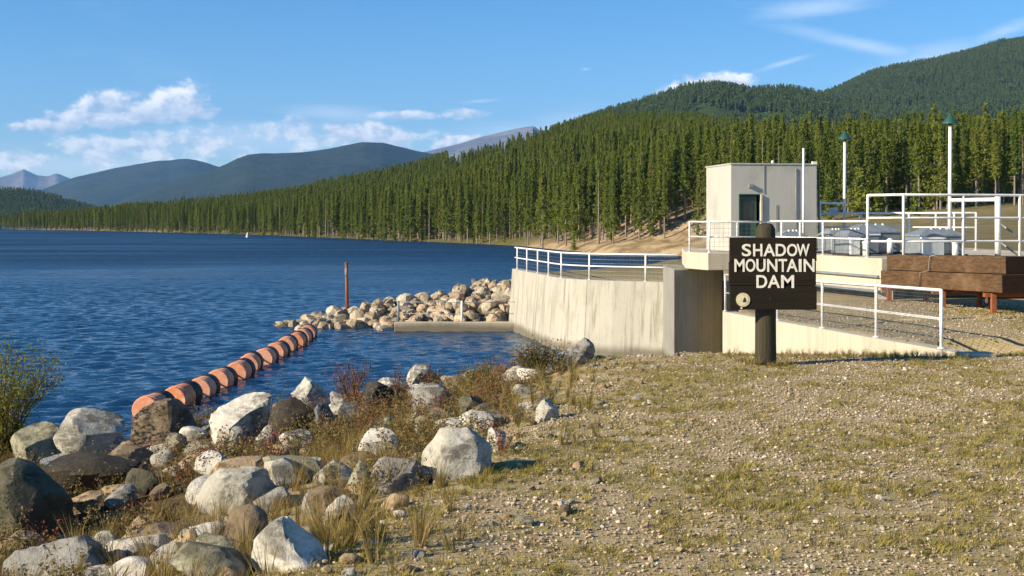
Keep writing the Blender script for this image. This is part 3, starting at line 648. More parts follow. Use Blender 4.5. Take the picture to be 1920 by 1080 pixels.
# gatehouse
cn = Vector((7.19, 42.0, 1.08)); th = R(8); dx_, dy_ = Vector((math.cos(th), math.sin(th), 0)), Vector((-math.sin(th), math.cos(th), 0))
Wd, Dp, Ht = 2.93, 2.8, 2.83
def hp(a, b, z): return cn + dx_ * a + dy_ * b + Vector((0, 0, z))
e = empty('gatehouse', cn, 'small flat-roofed concrete gatehouse with an open green door', 'building')
d0, d1, dh = .30, 1.02, 1.83
def wallbox(a0, a1, b0, b1, z0, z1, name, mat, par=e, bev=.012):
    return MB().add([hp(a, b, z) for z in (z0, z1) for a, b in ((a0, b0), (a1, b0), (a1, b1), (a0, b1))], [(3, 2, 1, 0), (4, 5, 6, 7), (0, 1, 5, 4), (1, 2, 6, 5), (2, 3, 7, 6), (3, 0, 4, 7)]).build(name, mat, par, False, bev)
wallbox(0, d0, 0, .2, 0, Ht, 'wall', M['house'], bev=0); wallbox(d1, Wd, 0, .2, 0, Ht, 'wall', M['house'], bev=0); wallbox(d0, d1, 0, .2, dh, Ht, 'wall', M['house'], bev=0)
wallbox(0, .2, .2, Dp, 0, Ht, 'wall', M['house'], bev=0); wallbox(Wd - .2, Wd, .2, Dp, 0, Ht, 'wall', M['house'], bev=0); wallbox(.2, Wd - .2, Dp - .2, Dp, 0, Ht, 'wall', M['house'], bev=0)
rf = wallbox(-.03, Wd + .03, -.03, Dp + .03, Ht, Ht + .05, 'roof', M['house'])
MB().lathe(hp(1.45, .1, Ht + .05), [(.04, 0), (.055, .04), (.05, .08), (.02, .1)], 10).build('roof_vent', M['white'], rf, True)
MB().box(hp(Wd - .08, .0, Ht + .07), (.14, .14, .09), th).build('roof_bracket', M['white'], rf)
MB().tube([hp(Wd + .12, .1, .0), hp(Wd + .12, .1, Ht - .15)], .03, 8).build('downpipe', M['lamp_green'], e, True)
fr_ = MB()
dr = wallbox(d0 + .03, d1 - .12, .10, .15, .02, dh - .03, 'door', M['door'], bev=.008)
wallbox(d0 + .14, d1 - .24, .088, .098, .95, 1.62, 'door_window', M['glass'], dr, .003)
wallbox(d1 - .03, d1 + .03, -.07, .0, .02, dh + .02, 'door_leaf', M['deck'], e, .006)      # the open leaf, edge on
wallbox(d0 - .04, d0, -.012, .1, 0, dh + .04, 'door_frame', M['door'], e, .004); wallbox(d0, d1 - .04, -.012, .1, dh, dh + .04, 'door_frame', M['door'], e, .004)
MB().tube([hp(1.12, -.012, dh + .05), hp(1.12, -.012, Ht)], .012, 6).build('joint_seal', M['pier'], e)
MB().tube([hp(2.2, -.03, .3), hp(2.2, -.03, Ht - .1)], .018, 8).build('conduit', M['machine'], e, True)
MB().box(hp(.66, -.05, dh + .3), (.16, .10, .12), th).build('door_lamp', M['machine'], e, False, .01)
wallbox(1.52, 1.6, -.015, -.001, .35, 1.5, 'rust_streak', M['pier'], e, 0)
# deck railings
z1 = 1.08
def dpt(x, D): return Vector(((x - 960) / F * D, D, z1))
railing('pipe railing at the deck corner in front of the gatehouse', [dpt(1293, 40.9), dpt(1330, 39.5), dpt(1382, 39.75), dpt(1440, 39.9)], .97, (.985, .5), [0, 1, 2, 3], r=.03, mesh=(.14, .0035))
railing('pipe railing running forward along the sunlit deck edge', [dpt(1444, 39.5), dpt(1468, 38.8), dpt(1500, 38), dpt(1543, 36.8), dpt(1626, 34.5)], .99, (.985, .5), [.9, 2, 3, 4], r=.03, mesh=(.14, .0035))
railing('low white railing behind the hoists, ending at the second lamp', [dpt(1515, 45.6), dpt(1583, 45), dpt(1690, 44.2), dpt(1762, 43.5), dpt(1830, 42.8)], 1.27, (.985, .6), [0, 1.3, 2.2, 2.9, 3.4, 4], r=.035)
railing('tall three-rail corner railing standing over the brown timbers', [dpt(1627, 34.6), dpt(1694, 33.9), dpt(1806, 34.4), dpt(1912, 34.8), dpt(1990, 35)], 1.70, (.99, .63, .26), [0, 1, 2, 3, 4], r=.036)
# gate frames: thick posts with a bar between
def frame(label, a, b, h, r, tagpos=None):
    e = empty('gantry', a, label, 'frame')
    MB().tube([a, a + Vector((0, 0, h))], r, 10).build('post', M['white'], e, True)
    MB().tube([a + Vector((0, 0, h - r)), b + Vector((0, 0, h - r))], r * .7, 8).build('crossbar', M['white'], e, True)
    if tagpos:
        p = a.lerp(b, tagpos) + Vector((0, 0, h - .36)); MB().box(p, (.3, .02, .30)).build('hanging_plate', M['machine_lt'], e)
        MB().tube([p + Vector((0, 0, .15)), p + Vector((0, 0, .34))], .008, 5).build('hook', M['wire'], e)
frame('white pipe frame with a hanging plate beside the first lamp', dpt(1537, 44.6), dpt(1583, 45.9), 1.66, .055, .55)
frame('thick white post with a bar to the taller lamp pole', dpt(1871, 36.2), dpt(1781, 37.9), 1.68, .085)
e = empty('diagonal_brace', dpt(1875, 36.4), 'dark diagonal pipe braces behind the thick white post', 'brace')
for k, zz in enumerate((.95, .42)): MB().tube([dpt(1872, 36.6) + Vector((0, 0, zz)), dpt(1912, 36.2) + Vector((0, 0, zz - .45))], .03, 6).build('brace_pipe', M['wire'], e, True)
def lamp(x, D, ytop, ybase, wpx, label):
    b = px(x, ybase, D); b.z = 1.08; top = px(x, ytop, D).z; e = empty('lamp_post', b, label, 'lamp', 'deck lamps'); rs = wpx / F * D / 2; hs = rs * 1.05
    MB().tube([b, (b.x + .02, b.y, top - hs * .9)], [.062, .05], 12).build('pole', M['white'], e, True)
    m_ = MB(); c = (b.x + .02, b.y, top - hs * 1.25)
    m_.lathe(c, [(rs * .93, 0), (rs, .012), (rs * .98, .03), (rs * .55, hs * .55), (rs * .28, hs * .95), (rs * .2, hs * 1.02), (rs * .2, hs * 1.15), (rs * .06, hs * 1.25)], 20)
    sh = m_.build('lamp_shade', M['lamp_green'], e, True)
    MB().lathe((c[0], c[1], c[2] - .06), [(.03, 0), (.07, .03), (.07, .055)], 12).build('bulb', M['glass'], sh, True)
    MB().lathe((b.x, b.y, b.z), [(.13, 0), (.13, .03), (.09, .05)], 12).build('base_plate', M['white'], e, True)
lamp(1583, 46, 245, 440, 26, 'white lamp pole with a green shade behind the gatehouse side')
lamp(1780.5, 38, 212, 440, 31, 'taller white lamp pole with a green shade behind the tall railing')
e = empty('mast', dpt(1506.5, 40.6), 'thin plain white mast in front of the gatehouse wall', 'pole')
MB().tube([dpt(1506.5, 40.6), px(1506.5, 278, 40.6)], [.045, .035], 8).build('mast_pole', M['white'], e, True); MB().lathe(dpt(1506.5, 40.6), [(.1, 0), (.1, .02), (.06, .04)], 10).build('base_plate', M['white'], e, True)
# gate hoists
def hoist(x, D, wpx, hpx, rz, label, panel):
    s_ = D / F; b = dpt(x, D); W_, H_ = wpx * s_, hpx * s_; e = empty('gate_hoist', b, label, 'hoist', 'gate hoists'); L_ = .95
    def q(a, c, z): return b + Vector((a * math.cos(rz) - c * math.sin(rz), a * math.sin(rz) + c * math.cos(rz), z))
    m_ = MB(); hw = W_ / 2; h1 = H_ * .70
    m_.box(b + Vector((0, 0, .06 + (h1 - .06) / 2)), (W_, L_, h1 - .06), rz); m_.build('housing', M['machine'], e, False, .02)
    m_ = MB(); ring = [(-hw - .03, -L_ / 2 - .03), (hw + .03, -L_ / 2 - .03), (hw + .03, L_ / 2 + .03), (-hw - .03, L_ / 2 + .03)]
    m_.add([q(a, c, z * 1) for z, k in ((h1, 1), (h1 + .05, 1), (H_, .42)) for a, c in [(i * k, j * k) for i, j in ring]], [(3, 2, 1, 0), (8, 9, 10, 11)] + [(4 * r0 + i, 4 * r0 + (i + 1) % 4, 4 * r0 + 4 + (i + 1) % 4, 4 * r0 + 4 + i) for r0 in (0, 1) for i in range(4)])
    m_.build('lid', M['machine'], e, False, .01)
    MB().box(b + Vector((0, 0, .03)), (W_ * 1.12, L_ * 1.12, .06), rz).build('base_plate', M['dark'], e)
    c = q(-hw * .45, -L_ / 2 - .04, h1 * .5); pn = MB().box(c, (W_ * .48, .06, h1 * .86), rz).build('side_panel', M[panel], e, False, .008)
    MB().box(q(-hw * .45, -L_ / 2 - .055, h1 * .94), (W_ * .54, .09, .05), rz).build('panel_cap', M['white'], pn)
    c = q(hw * .45, -L_ / 2 - .16, h1 * .45); m_ = MB(); m_.tube([c + Vector((0, 0, -.26)), c + Vector((0, 0, .12))], .085, 12); m_.lathe(c + Vector((0, 0, .12)), [(.10, 0), (.10, .04), (.03, .08)], 12); m_.build('motor', M['white'], e, True)
    m_ = MB(); m_.tube([q(hw * .45, -L_ / 2 - .10, h1 * .45), q(hw * .45, -L_ / 2 + .05, h1 * .45)], .035, 8); m_.build('shaft', M['dark'], e, True)
    for k in (-.3, .1, .4): MB().lathe(q(hw * k, -L_ / 2 * .45, H_ * .93), [(.05, -.03), (.05, .05), (.02, .08)], 8).build('oiler', M['white'], e, True)
hoist(1752, 36.0, 88, 52, R(8), 'grey hoist housing with sloped lid above the brown timbers', 'machine_lt')
hoist(1632, 38.2, 92, 56, R(8), 'grey hoist housing with sloped lid behind the railing corner', 'machine')
hoist(1596, 36.6, 40, 50, R(10), 'pale hoist cabinet standing beside the middle hoist housing', 'white')
hoist(1561, 38.5, 34, 46, R(8), 'narrow pale hoist cabinet next to the sign board', 'machine_lt')
hoist(1480, 40.5, 44, 40, R(12), 'low grey hoist housing between sign top and gatehouse wall', 'machine_lt')
# ------------------------------------------------------------------ wing wall coming towards the camera
w0, w1 = Vector((5.43, 33.0, -.27)), Vector((6.98, 19.75, .03)); wd_ = (w1 - w0); sd = Vector((-wd_.y, wd_.x, 0)).normalized()
if sd.x < 0: sd = -sd
e = empty('wing_wall', (w0 + w1) / 2 + Vector((0, 0, -3)), 'low sunlit concrete wing wall with brown rust pits behind the sign', 'wall')
m_ = MB(); b0, b1 = w0 + sd * .34, w1 + sd * .34
m_.add([w0, w1, b1, b0] + [Vector((p.x, p.y, -4.3)) for p in (w0, w1, b1, b0)], [(0, 1, 2, 3), (7, 6, 5, 4), (4, 5, 1, 0), (5, 6, 2, 1), (6, 7, 3, 2), (7, 4, 0, 3)][:0] + [(3, 2, 1, 0), (4, 5, 6, 7), (0, 1, 5, 4), (1, 2, 6, 5), (2, 3, 7, 6), (3, 0, 4, 7)])
m_.build('wall_body', M['deck'], e)
MB().box((w1.x + .16, w1.y - .06, .0), (.5, .34, .12), R(6)).build('end_block', M['deck'], e, False, .02)
rp = [w0 + (w1 - w0) * t + sd * .12 for t in (-.02, .99)]; rp = [rp[0], rp[0].lerp(rp[1], .35), rp[0].lerp(rp[1], .573), rp[0].lerp(rp[1], .80), rp[1]]
def tpar(x):                      # parameter along the wall where photo column x falls
    k = (x - 960) / F; a, b = rp[0], rp[-1]; return (k * a.y - a.x) / ((b.x - a.x) - k * (b.y - a.y))
ts = [tpar(x) for x in (1360, 1458, 1542, 1643, 1765)]; rp = [rp[0].lerp(rp[-1], t) for t in ts]
railing('white two-rail pipe railing with wire mesh along the wing wall beside the sign', rp, .96, (.985, .5), [0, 1, 2, 3, 4], r=.029, mesh=(.055, .0026))
# ------------------------------------------------------------------ stacked stop-log timbers on legs
e = empty('timber_stack', (10.6, 28.2, 0), 'two huge reddish brown squared timbers stacked on rusty legs', 'timbers')
zt = lambda y_: np.interp(y_, [28, 33.2], [1.30, 1.19])
def timb(name, xa, ya, xb, yb, dz, hgt, wid):
    a = Vector((xa + wid / 2, ya, zt(ya) - dz)); b = Vector((xb + wid / 2, yb, zt(yb) - dz))
    o = MB().beam(a, b, wid, hgt).build(name, M['timber'], e, False, .018)
    d = (b - a).normalized(); MB().beam(a - d * .012, a - d * .001, wid * .97, hgt * .97).build('end_grain', M['endgrain'], o); return o
timb('timber', 10.88, 28.3, 9.72, 33.3, .20, .39, .50); timb('timber', 10.72, 28.1, 9.58, 33.35, .605, .40, .60)
timb('timber', 11.50, 28.2, 10.34, 33.2, .21, .41, .50); timb('timber', 11.42, 28.0, 10.28, 33.25, .62, .40, .52)
for (lx, ly) in ((10.74, 28.55), (10.3, 30.6), (9.72, 33.0), (11.7, 28.7), (11.25, 30.8), (10.7, 33.1)):
    m_ = MB(); top = float(zt(ly)) - .83; m_.box((lx, ly, top / 2), (.11, .11, top)); m_.box((lx, ly, .01), (.2, .2, .03)); m_.build('leg', M['rust'], e, False, .005)
for ly in (28.62, 30.7, 33.05): MB().box((11.2 - (ly - 28.62) * .23, ly, float(zt(ly)) - .87), (1.3, .14, .09)).build('crossbeam', M['rust'], e)
m_ = MB(); yb = 31.2; zc = float(zt(yb)); m_.tube([(10.3, yb - .2, zc + .015), (10.17, yb - .05, zc - .02), (10.14, yb - .02, zc - .38), (9.98, yb + .1, zc - .42), (9.97, yb + .15, zc - .8)], .012, 6); m_.build('cable_strap', M['wire'], e, True)
# small flatbed running gear in the shade under the timbers
e = empty('timber_dolly', (11.75, 30.2, 0), 'dark wheeled dolly in the shade beneath the stacked timbers', 'dolly')
MB().box((11.8, 30.2, .30), (1.5, .14, .12)).build('axle', M['dark'], e, False, .01); MB().beam((11.3, 29.6, .36), (12.6, 30.9, .36), .1, .1).build('drawbar', M['dark'], e)
for k in (-.55, .6):
    c = Vector((11.8 + k, 30.1, .22)); m_ = MB(); m_.tube([c + Vector((-.08, 0, 0)), c + Vector((.08, 0, 0))], .22, 18); t_ = m_.build('tyre', M['band'], e, False, .02)
    m_ = MB(); m_.tube([c + Vector((-.10, 0, 0)), c + Vector((-.075, 0, 0))], .085, 12); m_.build('hub', M['white'], t_)
# ------------------------------------------------------------------ the sign
sg = px(1438, 686, 18.4); sg.z = float(terrain(np.array([sg.x]), np.array([sg.y]))[0])
e = empty('dam_sign', sg, 'dark brown wooden sign with cream lettering on a thick log post', 'sign')
s_ = 18.4 / F; zb = lambda y_: EYE - (y_ - HZ) * s_
pst = MB(); rp_ = .145
pst.lathe((sg.x, sg.y + .10, sg.z - .3), [(rp_ * 1.08, 0), (rp_ * 1.06, .4), (rp_, zb(470) - sg.z + .3), (rp_ * .97, zb(430) - sg.z + .3), (rp_ * .72, zb(421) - sg.z + .3), (rp_ * .35, zb(418) - sg.z + .3)], 18)
pst.build('post', M['postwood'], e, True)
px0, px1 = (1365 - 960) * s_, (1527 - 960) * s_; pz0, pz1 = zb(580), zb(445); fy = sg.y - .09; hh = (pz1 - pz0) / 3
bd = empty('x', (0, 0, 0)); COL.objects.unlink(bd); bpy.data.objects.remove(bd)
pan = MB().box(((px0 + px1) / 2, fy + .04, (pz0 + pz1) / 2), (px1 - px0 - .03, .05, pz1 - pz0 - .03)).build('backing', M['signwood'], e)
for k in range(3): MB().box(((px0 + px1) / 2 + (.004, -.006, .003)[k], fy - .012, pz0 + hh * (k + .5)), (px1 - px0, .056, hh - .005)).build('plank', M['signwood'], pan, False, .008)
for k in (-1, 1): MB().tube([(sg.x + .02, fy - .038, (pz0 + pz1) / 2 + k * .36), (sg.x + .02, fy - .046, (pz0 + pz1) / 2 + k * .36)], .016, 8).build('bolt', M['dark'], e)
def letter(ch, x0, x1, z0, z1_):
    c = bpy.data.curves.new('letter', 'FONT'); c.body = ch; c.extrude = .006; c.offset = .019; c.size = 1; o = bpy.data.objects.new('letter', c); COL.objects.link(o)
    dg = bpy.context.evaluated_depsgraph_get(); me = bpy.data.meshes.new_from_object(o.evaluated_get(dg)); bpy.data.objects.remove(o); bpy.data.curves.remove(c)
    co = np.zeros(len(me.vertices) * 3); me.vertices.foreach_get('co', co); co = co.reshape(-1, 3); lo, hi = co.min(0), co.max(0)
    out = np.zeros_like(co); out[:, 0] = x0 + (co[:, 0] - lo[0]) / (hi[0] - lo[0]) * (x1 - x0); out[:, 2] = z0 + (co[:, 1] - lo[1]) / (hi[1] - lo[1]) * (z1_ - z0); out[:, 1] = fy - .041 - co[:, 2]
    out -= np.array(ORI[e.name]); me.vertices.foreach_set('co', out.ravel()); me.update(); me.materials.clear(); me.materials.append(M['letter']); link(bpy.data.objects.new('letter', me), pan)
def word(txt, xs_, y0, y1):
    for ch, (a, b) in zip(txt, xs_): letter(ch, (a - 960) * s_, (b - 960) * s_, zb(y1), zb(y0))
word('SHADOW', [(1388, 1405), (1409, 1426), (1428, 1450), (1451, 1470), (1472, 1491), (1490, 1514)], 457, 480)
word('MOUNTAIN', [(1374, 1393), (1395, 1413), (1415, 1432), (1435, 1454), (1456, 1472), (1471, 1492), (1494, 1499), (1503, 1523)], 485, 509)
word('DAM', [(1415, 1435), (1436, 1459), (1461, 1485)], 515, 539)
ec = Vector(((1390 - 960) * s_, fy - .04, zb(561))); m_ = MB(); m_.tube([ec, ec - Vector((0, .012, 0))], 13 * s_, 24); em = m_.build('emblem', M['emblem'], pan)
m_ = MB(); m_.tube([ec - Vector((0, .012, 0)), ec - Vector((0, .016, 0))], 9.5 * s_, 24); m_.build('emblem_field', M['emblem_field'], pan)
m_ = MB(); c = ec + Vector((.02, -.017, -.005)); m_.add([c + Vector(q) for q in ((-.028, 0, -.03), (.028, 0, -.03), (.02, 0, .02), (0, 0, .045), (-.016, 0, .015))], [(0, 1, 2, 3, 4)]); m_.build('emblem_mark', M['postwood'], pan)
m_ = MB(); c = Vector(((1387 - 960) * s_, fy - .04, zb(576.5))); m_.tube([c, c - Vector((0, .008, 0))], .014, 10); m_.build('emblem_tag', M['letter'], pan)

# ------------------------------------------------------------------ rocks
def rock_mesh(name, seed, sub=3, ncut=9, rough=.10, cutlo=.55, size=(1, 1, 1), taper=0., shift=0.):
    rng = np.random.default_rng(seed); import bmesh
    bm = bmesh.new(); bmesh.ops.create_icosphere(bm, subdivisions=sub, radius=1); co = np.array([v_.co for v_ in bm.verts])
    d = co / np.linalg.norm(co, axis=1)[:, None]; r = np.ones(len(d))
    for k in range(ncut):
        n_ = rng.normal(0, 1, 3); n_ /= np.linalg.norm(n_); c = rng.uniform(cutlo, .95); dn = d @ n_
        r = np.where(dn > .05, np.minimum(r, c / np.maximum(dn, .05)), r)
    sd_ = Vector(rng.uniform(-50, 50, 3)); hi = sub > 2
    nz = np.array([mn.fractal(Vector(a) * 1.3 + sd_, .9, 2.1, 4 if hi else 2) for a in d]); r = r * (1 + rough * nz)
    if hi: r = r * (1 - .05 * np.array([abs(mn.noise(Vector(a) * 3.1 + sd_)) for a in d]))
    P = d * r[:, None]; lo, hi_ = P.min(0), P.max(0); P = (P - (lo + hi_) / 2) / (hi_ - lo)       # unit box
    if taper:
        tz = P[:, 2:3] + .5; P[:, :2] *= 1 + .42 * taper - taper * tz; P[:, 0] += shift * tz[:, 0]
    P = P * np.array(size); P[:, 2] += size[2] / 2
    for v_, p in zip(bm.verts, P): v_.co = p
    for f in bm.faces: f.smooth = hi
    me = bpy.data.meshes.new(name); bm.to_mesh(me); bm.free()
    if hi: me.set_sharp_from_angle(angle=R(24))
    me.materials.append(M['rock']); return me
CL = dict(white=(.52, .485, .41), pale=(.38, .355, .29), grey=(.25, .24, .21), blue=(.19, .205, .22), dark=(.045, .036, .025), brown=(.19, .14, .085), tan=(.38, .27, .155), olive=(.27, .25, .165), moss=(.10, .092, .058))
def boulder(x0, x1, y0, y1, col, label, seed, rz=0., tilt=0., dep=.9, cut=9, rough=.1, D=None, lift=0., sub=4, taper=0., shift=0.):
    cx = (x0 + x1) / 2; b = hit(cx, y1) if D is None else px(cx, y1, D); wd = (x1 - x0) / F * b.y; ht = (y1 - y0) / F * b.y
    dpt_ = wd * dep; b = b + Vector(((cx - 960) / F * dpt_ * .35, dpt_ * .35, lift)); sink = .25 * ht + .04
    me = rock_mesh('boulder', seed, sub, cut, rough, .46, (wd * (.9 if wd > .5 else 1.0), dpt_, ht * .97 + sink), taper, shift); o = bpy.data.objects.new('boulder', me)
    o.location = b - Vector((0, 0, sink)); o.rotation_euler = (R(tilt) * .4, R(tilt), R(rz)); o.color = (*CL[col], 1); link(o)
    return tag(o, label, 'boulder', 'boulders on the lake bank')
BL = [
 (-45, 147, 866, 1003, 'moss', 'huge olive grey boulder at the far left edge of the bank', 12, 8),
 (77, 280, 858, 930, 'dark', 'long dark brown flat boulder overhanging a black hollow', 5, -4),  # dark colour carries the shade this slab lies in
 (-15, 132, 798, 880, 'olive', 'smooth pale olive boulder beneath the willow bush', 9, 5),
 (66, 182, 832, 882, 'blue', 'blue grey wedge boulder with a white sunlit facet', 21, 20),
 (98, 240, 768, 850, 'pale', 'long grey rounded boulder nearest the water below the fireweed stalk', 24, 0),
 (122, 178, 797, 836, 'tan', 'small tan boulder tucked behind the blue grey wedge', 27, 0),
 (150, 233, 815, 852, 'grey', 'lichen-spotted dark grey boulder right of the tan one', 33, 12),
 (178, 292, 838, 880, 'brown', 'low brownish slab behind the dark overhanging boulder', 34, 4),
 (246, 372, 752, 830, 'brown', 'dark grey boulder in front of the nearest orange floats', 37, -10),
 (343, 478, 722, 850, 'white', 'big white peaked boulder in front of the float boom', 41, 12),
 (364, 434, 848, 893, 'white', 'small white mottled boulder among the brown weeds', 43, 0),
 (370, 548, 878, 962, 'pale', 'large rounded grey and white boulder in the middle of the bank', 47, -6),
 (402, 502, 948, 1034, 'brown', 'brown rounded boulder leaning below the large grey and white one', 51, 10),
 (288, 390, 998, 1060, 'tan', 'tan split boulder with a dark notch, low on the bank', 53, -8),
 (310, 484, 1022, 1100, 'olive', 'broad brown grey boulder cut by the bottom of the picture', 57, 0),
 (-10, 210, 1012, 1110, 'grey', 'wide mottled dark boulder in the bottom left corner', 59, 5),
 (86, 136, 994, 1026, 'grey', 'small grey stone at the foot of the huge olive boulder', 61, 0),
 (155, 236, 1005, 1046, 'pale', 'speckled pale boulder below the black hollow', 64, 0),
 (202, 285, 1048, 1095, 'white', 'low pale stone at the picture bottom beside the corner boulder', 66, 0),
 (544, 624, 708, 764, 'white', 'white domed boulder standing out against the blue water', 71, 0),
 (480, 586, 746, 835, 'dark', 'black shaded block behind a pale upright stone', 74, 15),  # shadow on this block is painted in as its dark base colour
 (470, 520, 796, 864, 'pale', 'pale upright stone leaning on the black shaded block', 75, 6),
 (582, 628, 754, 822, 'blue', 'narrow dark grey boulder right of the black shaded block', 76, 0),
 (598, 718, 748, 806, 'pale', 'pale smooth boulder in front of the white domed one', 79, -8),
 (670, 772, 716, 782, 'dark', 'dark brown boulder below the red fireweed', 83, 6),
 (696, 756, 709, 740, 'white', 'small white cap stone lying on the dark brown boulder', 85, 0),
 (752, 824, 680, 732, 'white', 'white pointed boulder silhouetted on the water', 88, 8),
 (768, 866, 720, 776, 'grey', 'flat grey boulder below the white pointed one', 91, -4),
 (804, 858, 683, 722, 'white', 'white oval boulder between the pointed and the twin boulders', 95, 0),
 (872, 926, 666, 698, 'white', 'white rounded boulder close to the green shrub', 99, 5),
 (922, 956, 666, 696, 'pale', 'small cream boulder touching the green shrub', 101, 0),
 (778, 960, 806, 897, 'pale', 'large triangular grey and white boulder at the gravel edge', 104, 0),
 (816, 896, 784, 816, 'pale', 'flat pale stone perched behind the large triangular boulder', 107, 0),
 (910, 951, 802, 848, 'white', 'small white upright stone beside the large triangular boulder', 110, 0),
 (671, 755, 805, 866, 'white', 'white tilted boulder among the reddish weeds', 113, -12),
 (646, 704, 865, 930, 'olive', 'olive pointed stone standing in the grass', 118, 0),
 (676, 812, 856, 920, 'grey', 'flat mottled grey rock left of the large triangular boulder', 121, 4),
 (488, 577, 863, 917, 'pale', 'speckled black and white boulder above the dry grass', 125, 0),
 (508, 564, 833, 866, 'tan', 'small brown domed stone above the speckled boulder', 128, 0),
 (475, 547, 920, 960, 'grey', 'low grey stone at the right foot of the large rounded boulder', 131, 0),
 (615, 674, 933, 976, 'white', 'small cream stone half hidden in dry grass', 135, -10),
 (714, 772, 926, 955, 'tan', 'small tan stone at the gravel margin', 138, 0),
 (603, 657, 918, 940, 'grey', 'flat grey stone behind the small cream stone', 141, 0),
 (468, 616, 978, 1072, 'white', 'broad white lichened boulder in the grass at the picture bottom', 144, 0),
 (398, 446, 1064, 1098, 'tan', 'small tan stone cut by the bottom edge under the brown boulder', 147, 0),
 (964, 1015, 690, 720, 'white', 'white jagged stone at the foot of the green shrub', 150, 6),
 (1020, 1112, 628, 692, 'grey', 'big grey boulder with pale crest beside the green shrub and wall', 153, 10),
 (428, 470, 800, 850, 'grey', 'grey stone between the peaked boulder and the pale upright stone', 157, 0),
 (236, 300, 880, 930, 'moss', 'mossy brown stone at the right end of the dark overhanging boulder', 160, 0),
 (700, 745, 780, 812, 'grey', 'grey stone behind the white tilted boulder', 163, 0),
 (858, 925, 742, 786, 'moss', 'dark mossy stone behind the flat pale perched stone', 166, 0),
 (1000, 1048, 750, 790, 'pale', 'low pale stone lying alone on the gravel slope', 169, 0),
 (625, 668, 700, 745, 'olive', 'olive stone at the water behind the red fireweed', 172, 0),
]
TAPER = {104: (.95, -.10), 118: (.7, .05), 41: (.55, .25), 88: (.6, -.05), 21: (.5, .1), 71: (.3, -.1), 79: (.35, -.15), 153: (.5, .1), 144: (.3, 0), 113: (.45, .1), 12: (.25, -.1), 53: (.4, .1), 9: (.3, .1)}
for i, (x0, x1, y0, y1, col, lab, seed, tl) in enumerate(BL):
    big = x1 - x0 > 90; boulder(x0, x1, y0, y1, col, lab, seed, rz=(seed * 37) % 60 - 30 if not big else 0, tilt=tl, cut=11 + seed % 7, rough=.035 + .004 * (seed % 9), sub=4 if big else 3, D=18.3 if seed == 24 else None, dep=.95 if not big else .8, taper=TAPER.get(seed, (0, 0))[0], shift=TAPER.get(seed, (0, 0))[1])
# small stones lying on the bank and the gravel margin, parts of the ground
SMALL = [rock_mesh('stone', 500 + k, 3, 11, .05, .45, (1, .85, .66)) for k in range(9)]
cols = list(CL.values()); k = 0; g_list = []
while k < 300:
    Y = random.uniform(6.2, 22.3); cr = float(np.interp(Y, CREST_Y, CREST_X)); s0 = random.uniform(-1.1, 7.5) if k > 46 else random.gauss(-.1, .35); X = cr - s0
    if X < -.42 * Y - .5 or (X + 3.75) ** 2 + (Y - 11.7) ** 2 < .9: continue
    g_list.append((X, Y, random.uniform(.24, .5) if (k > 80 and s0 > .9) else random.uniform(.10, .32) if s0 > .3 else random.uniform(.05, .15))); k += 1
zz = terrain(np.array([g[0] for g in g_list]), np.array([g[1] for g in g_list]))
for (X, Y, sz), z in zip(g_list, zz):
    o = bpy.data.objects.new('stone', random.choice(SMALL)); o.location = (X, Y, z - sz * .15); o.scale = (sz * random.uniform(.8, 1.3), sz, sz * random.uniform(.7, 1.1)); o.rotation_euler = (random.uniform(-.3, .3), random.uniform(-.3, .3), random.uniform(0, 6.28))
    c = random.choice([CL['white'], CL['pale'], CL['tan'], CL['olive'], CL['brown'], CL['grey']]); o.color = (*c, 1); link(o, ground)
# ------------------------------------------------------------------ riprap jetty
jx = [505, 560, 650, 740, 800, 880, 940, 985]; jy = [609, 596, 574, 560, 549, 530, 517, 508]
je = empty('riprap_jetty', (-5, 59, -2.8), 'low jetty of heaped tan riprap stones running out from the wall', 'jetty')
Xa = np.linspace(500, 990, 50); vs = []; fs = []
for i, x in enumerate(Xa):
    yc = np.interp(x, jx, jy) + 10; a = px(x, 0, 57.2); a.z = -3.3; b = px(x, yc, 61.5); c = px(x, 0, 66); c.z = -4
    if x < 560: a.y = 57.2 + (560 - x) / 60 * 2
    vs += [a, b, c]
    if i: fs += [(3 * i - 3, 3 * i, 3 * i + 1, 3 * i - 2), (3 * i - 2, 3 * i + 1, 3 * i + 2, 3 * i - 1)]
MB().add(vs, fs).build('core', M['pier'], je)
JS = [rock_mesh('stone', 700 + k, 2, 7, .02, .28, (1, .85, .8)) for k in range(9)]
for m_ in JS:
    for p in m_.polygons: p.use_smooth = False
jc = [(.40, .31, .20), (.46, .38, .27), (.32, .25, .16), (.50, .43, .32), (.30, .25, .18), (.42, .30, .19)]
k = 0
while k < 292:
    x = random.uniform(506, 984); t = random.random() ** .8; yc = float(np.interp(x, jx, jy)); h0 = min(1, max(.05, (x - 500) / 120))
    if random.random() > .35 + .65 * (612 - yc) / 100: continue
    zc = px(x, yc + 9, 61.5).z; Y = 57.1 + (61.6 - 57.1) * t; z = -2.85 + (zc + 2.85) * t
    if x < 560: Y += (560 - x) / 60 * 1.6 * (1 - t)
    sz = random.uniform(.42, .95) * (.7 + .3 * h0); o = bpy.data.objects.new('stone', random.choice(JS)); X = (x - 960) / F * Y
    if X > -.35 + (57.6 - Y) * .05 and Y < 58.6: continue
    o.location = Vector((X, Y, z - sz * .28)) - Vector(ORI[je.name]); o.scale = (sz, sz * random.uniform(.7, 1.1), sz * random.uniform(.7, 1.1)); o.rotation_euler = (random.uniform(-.6, .6), random.uniform(-.6, .6), random.uniform(0, 6.28))
    o.color = (*random.choice(jc), 1); link(o, je); k += 1
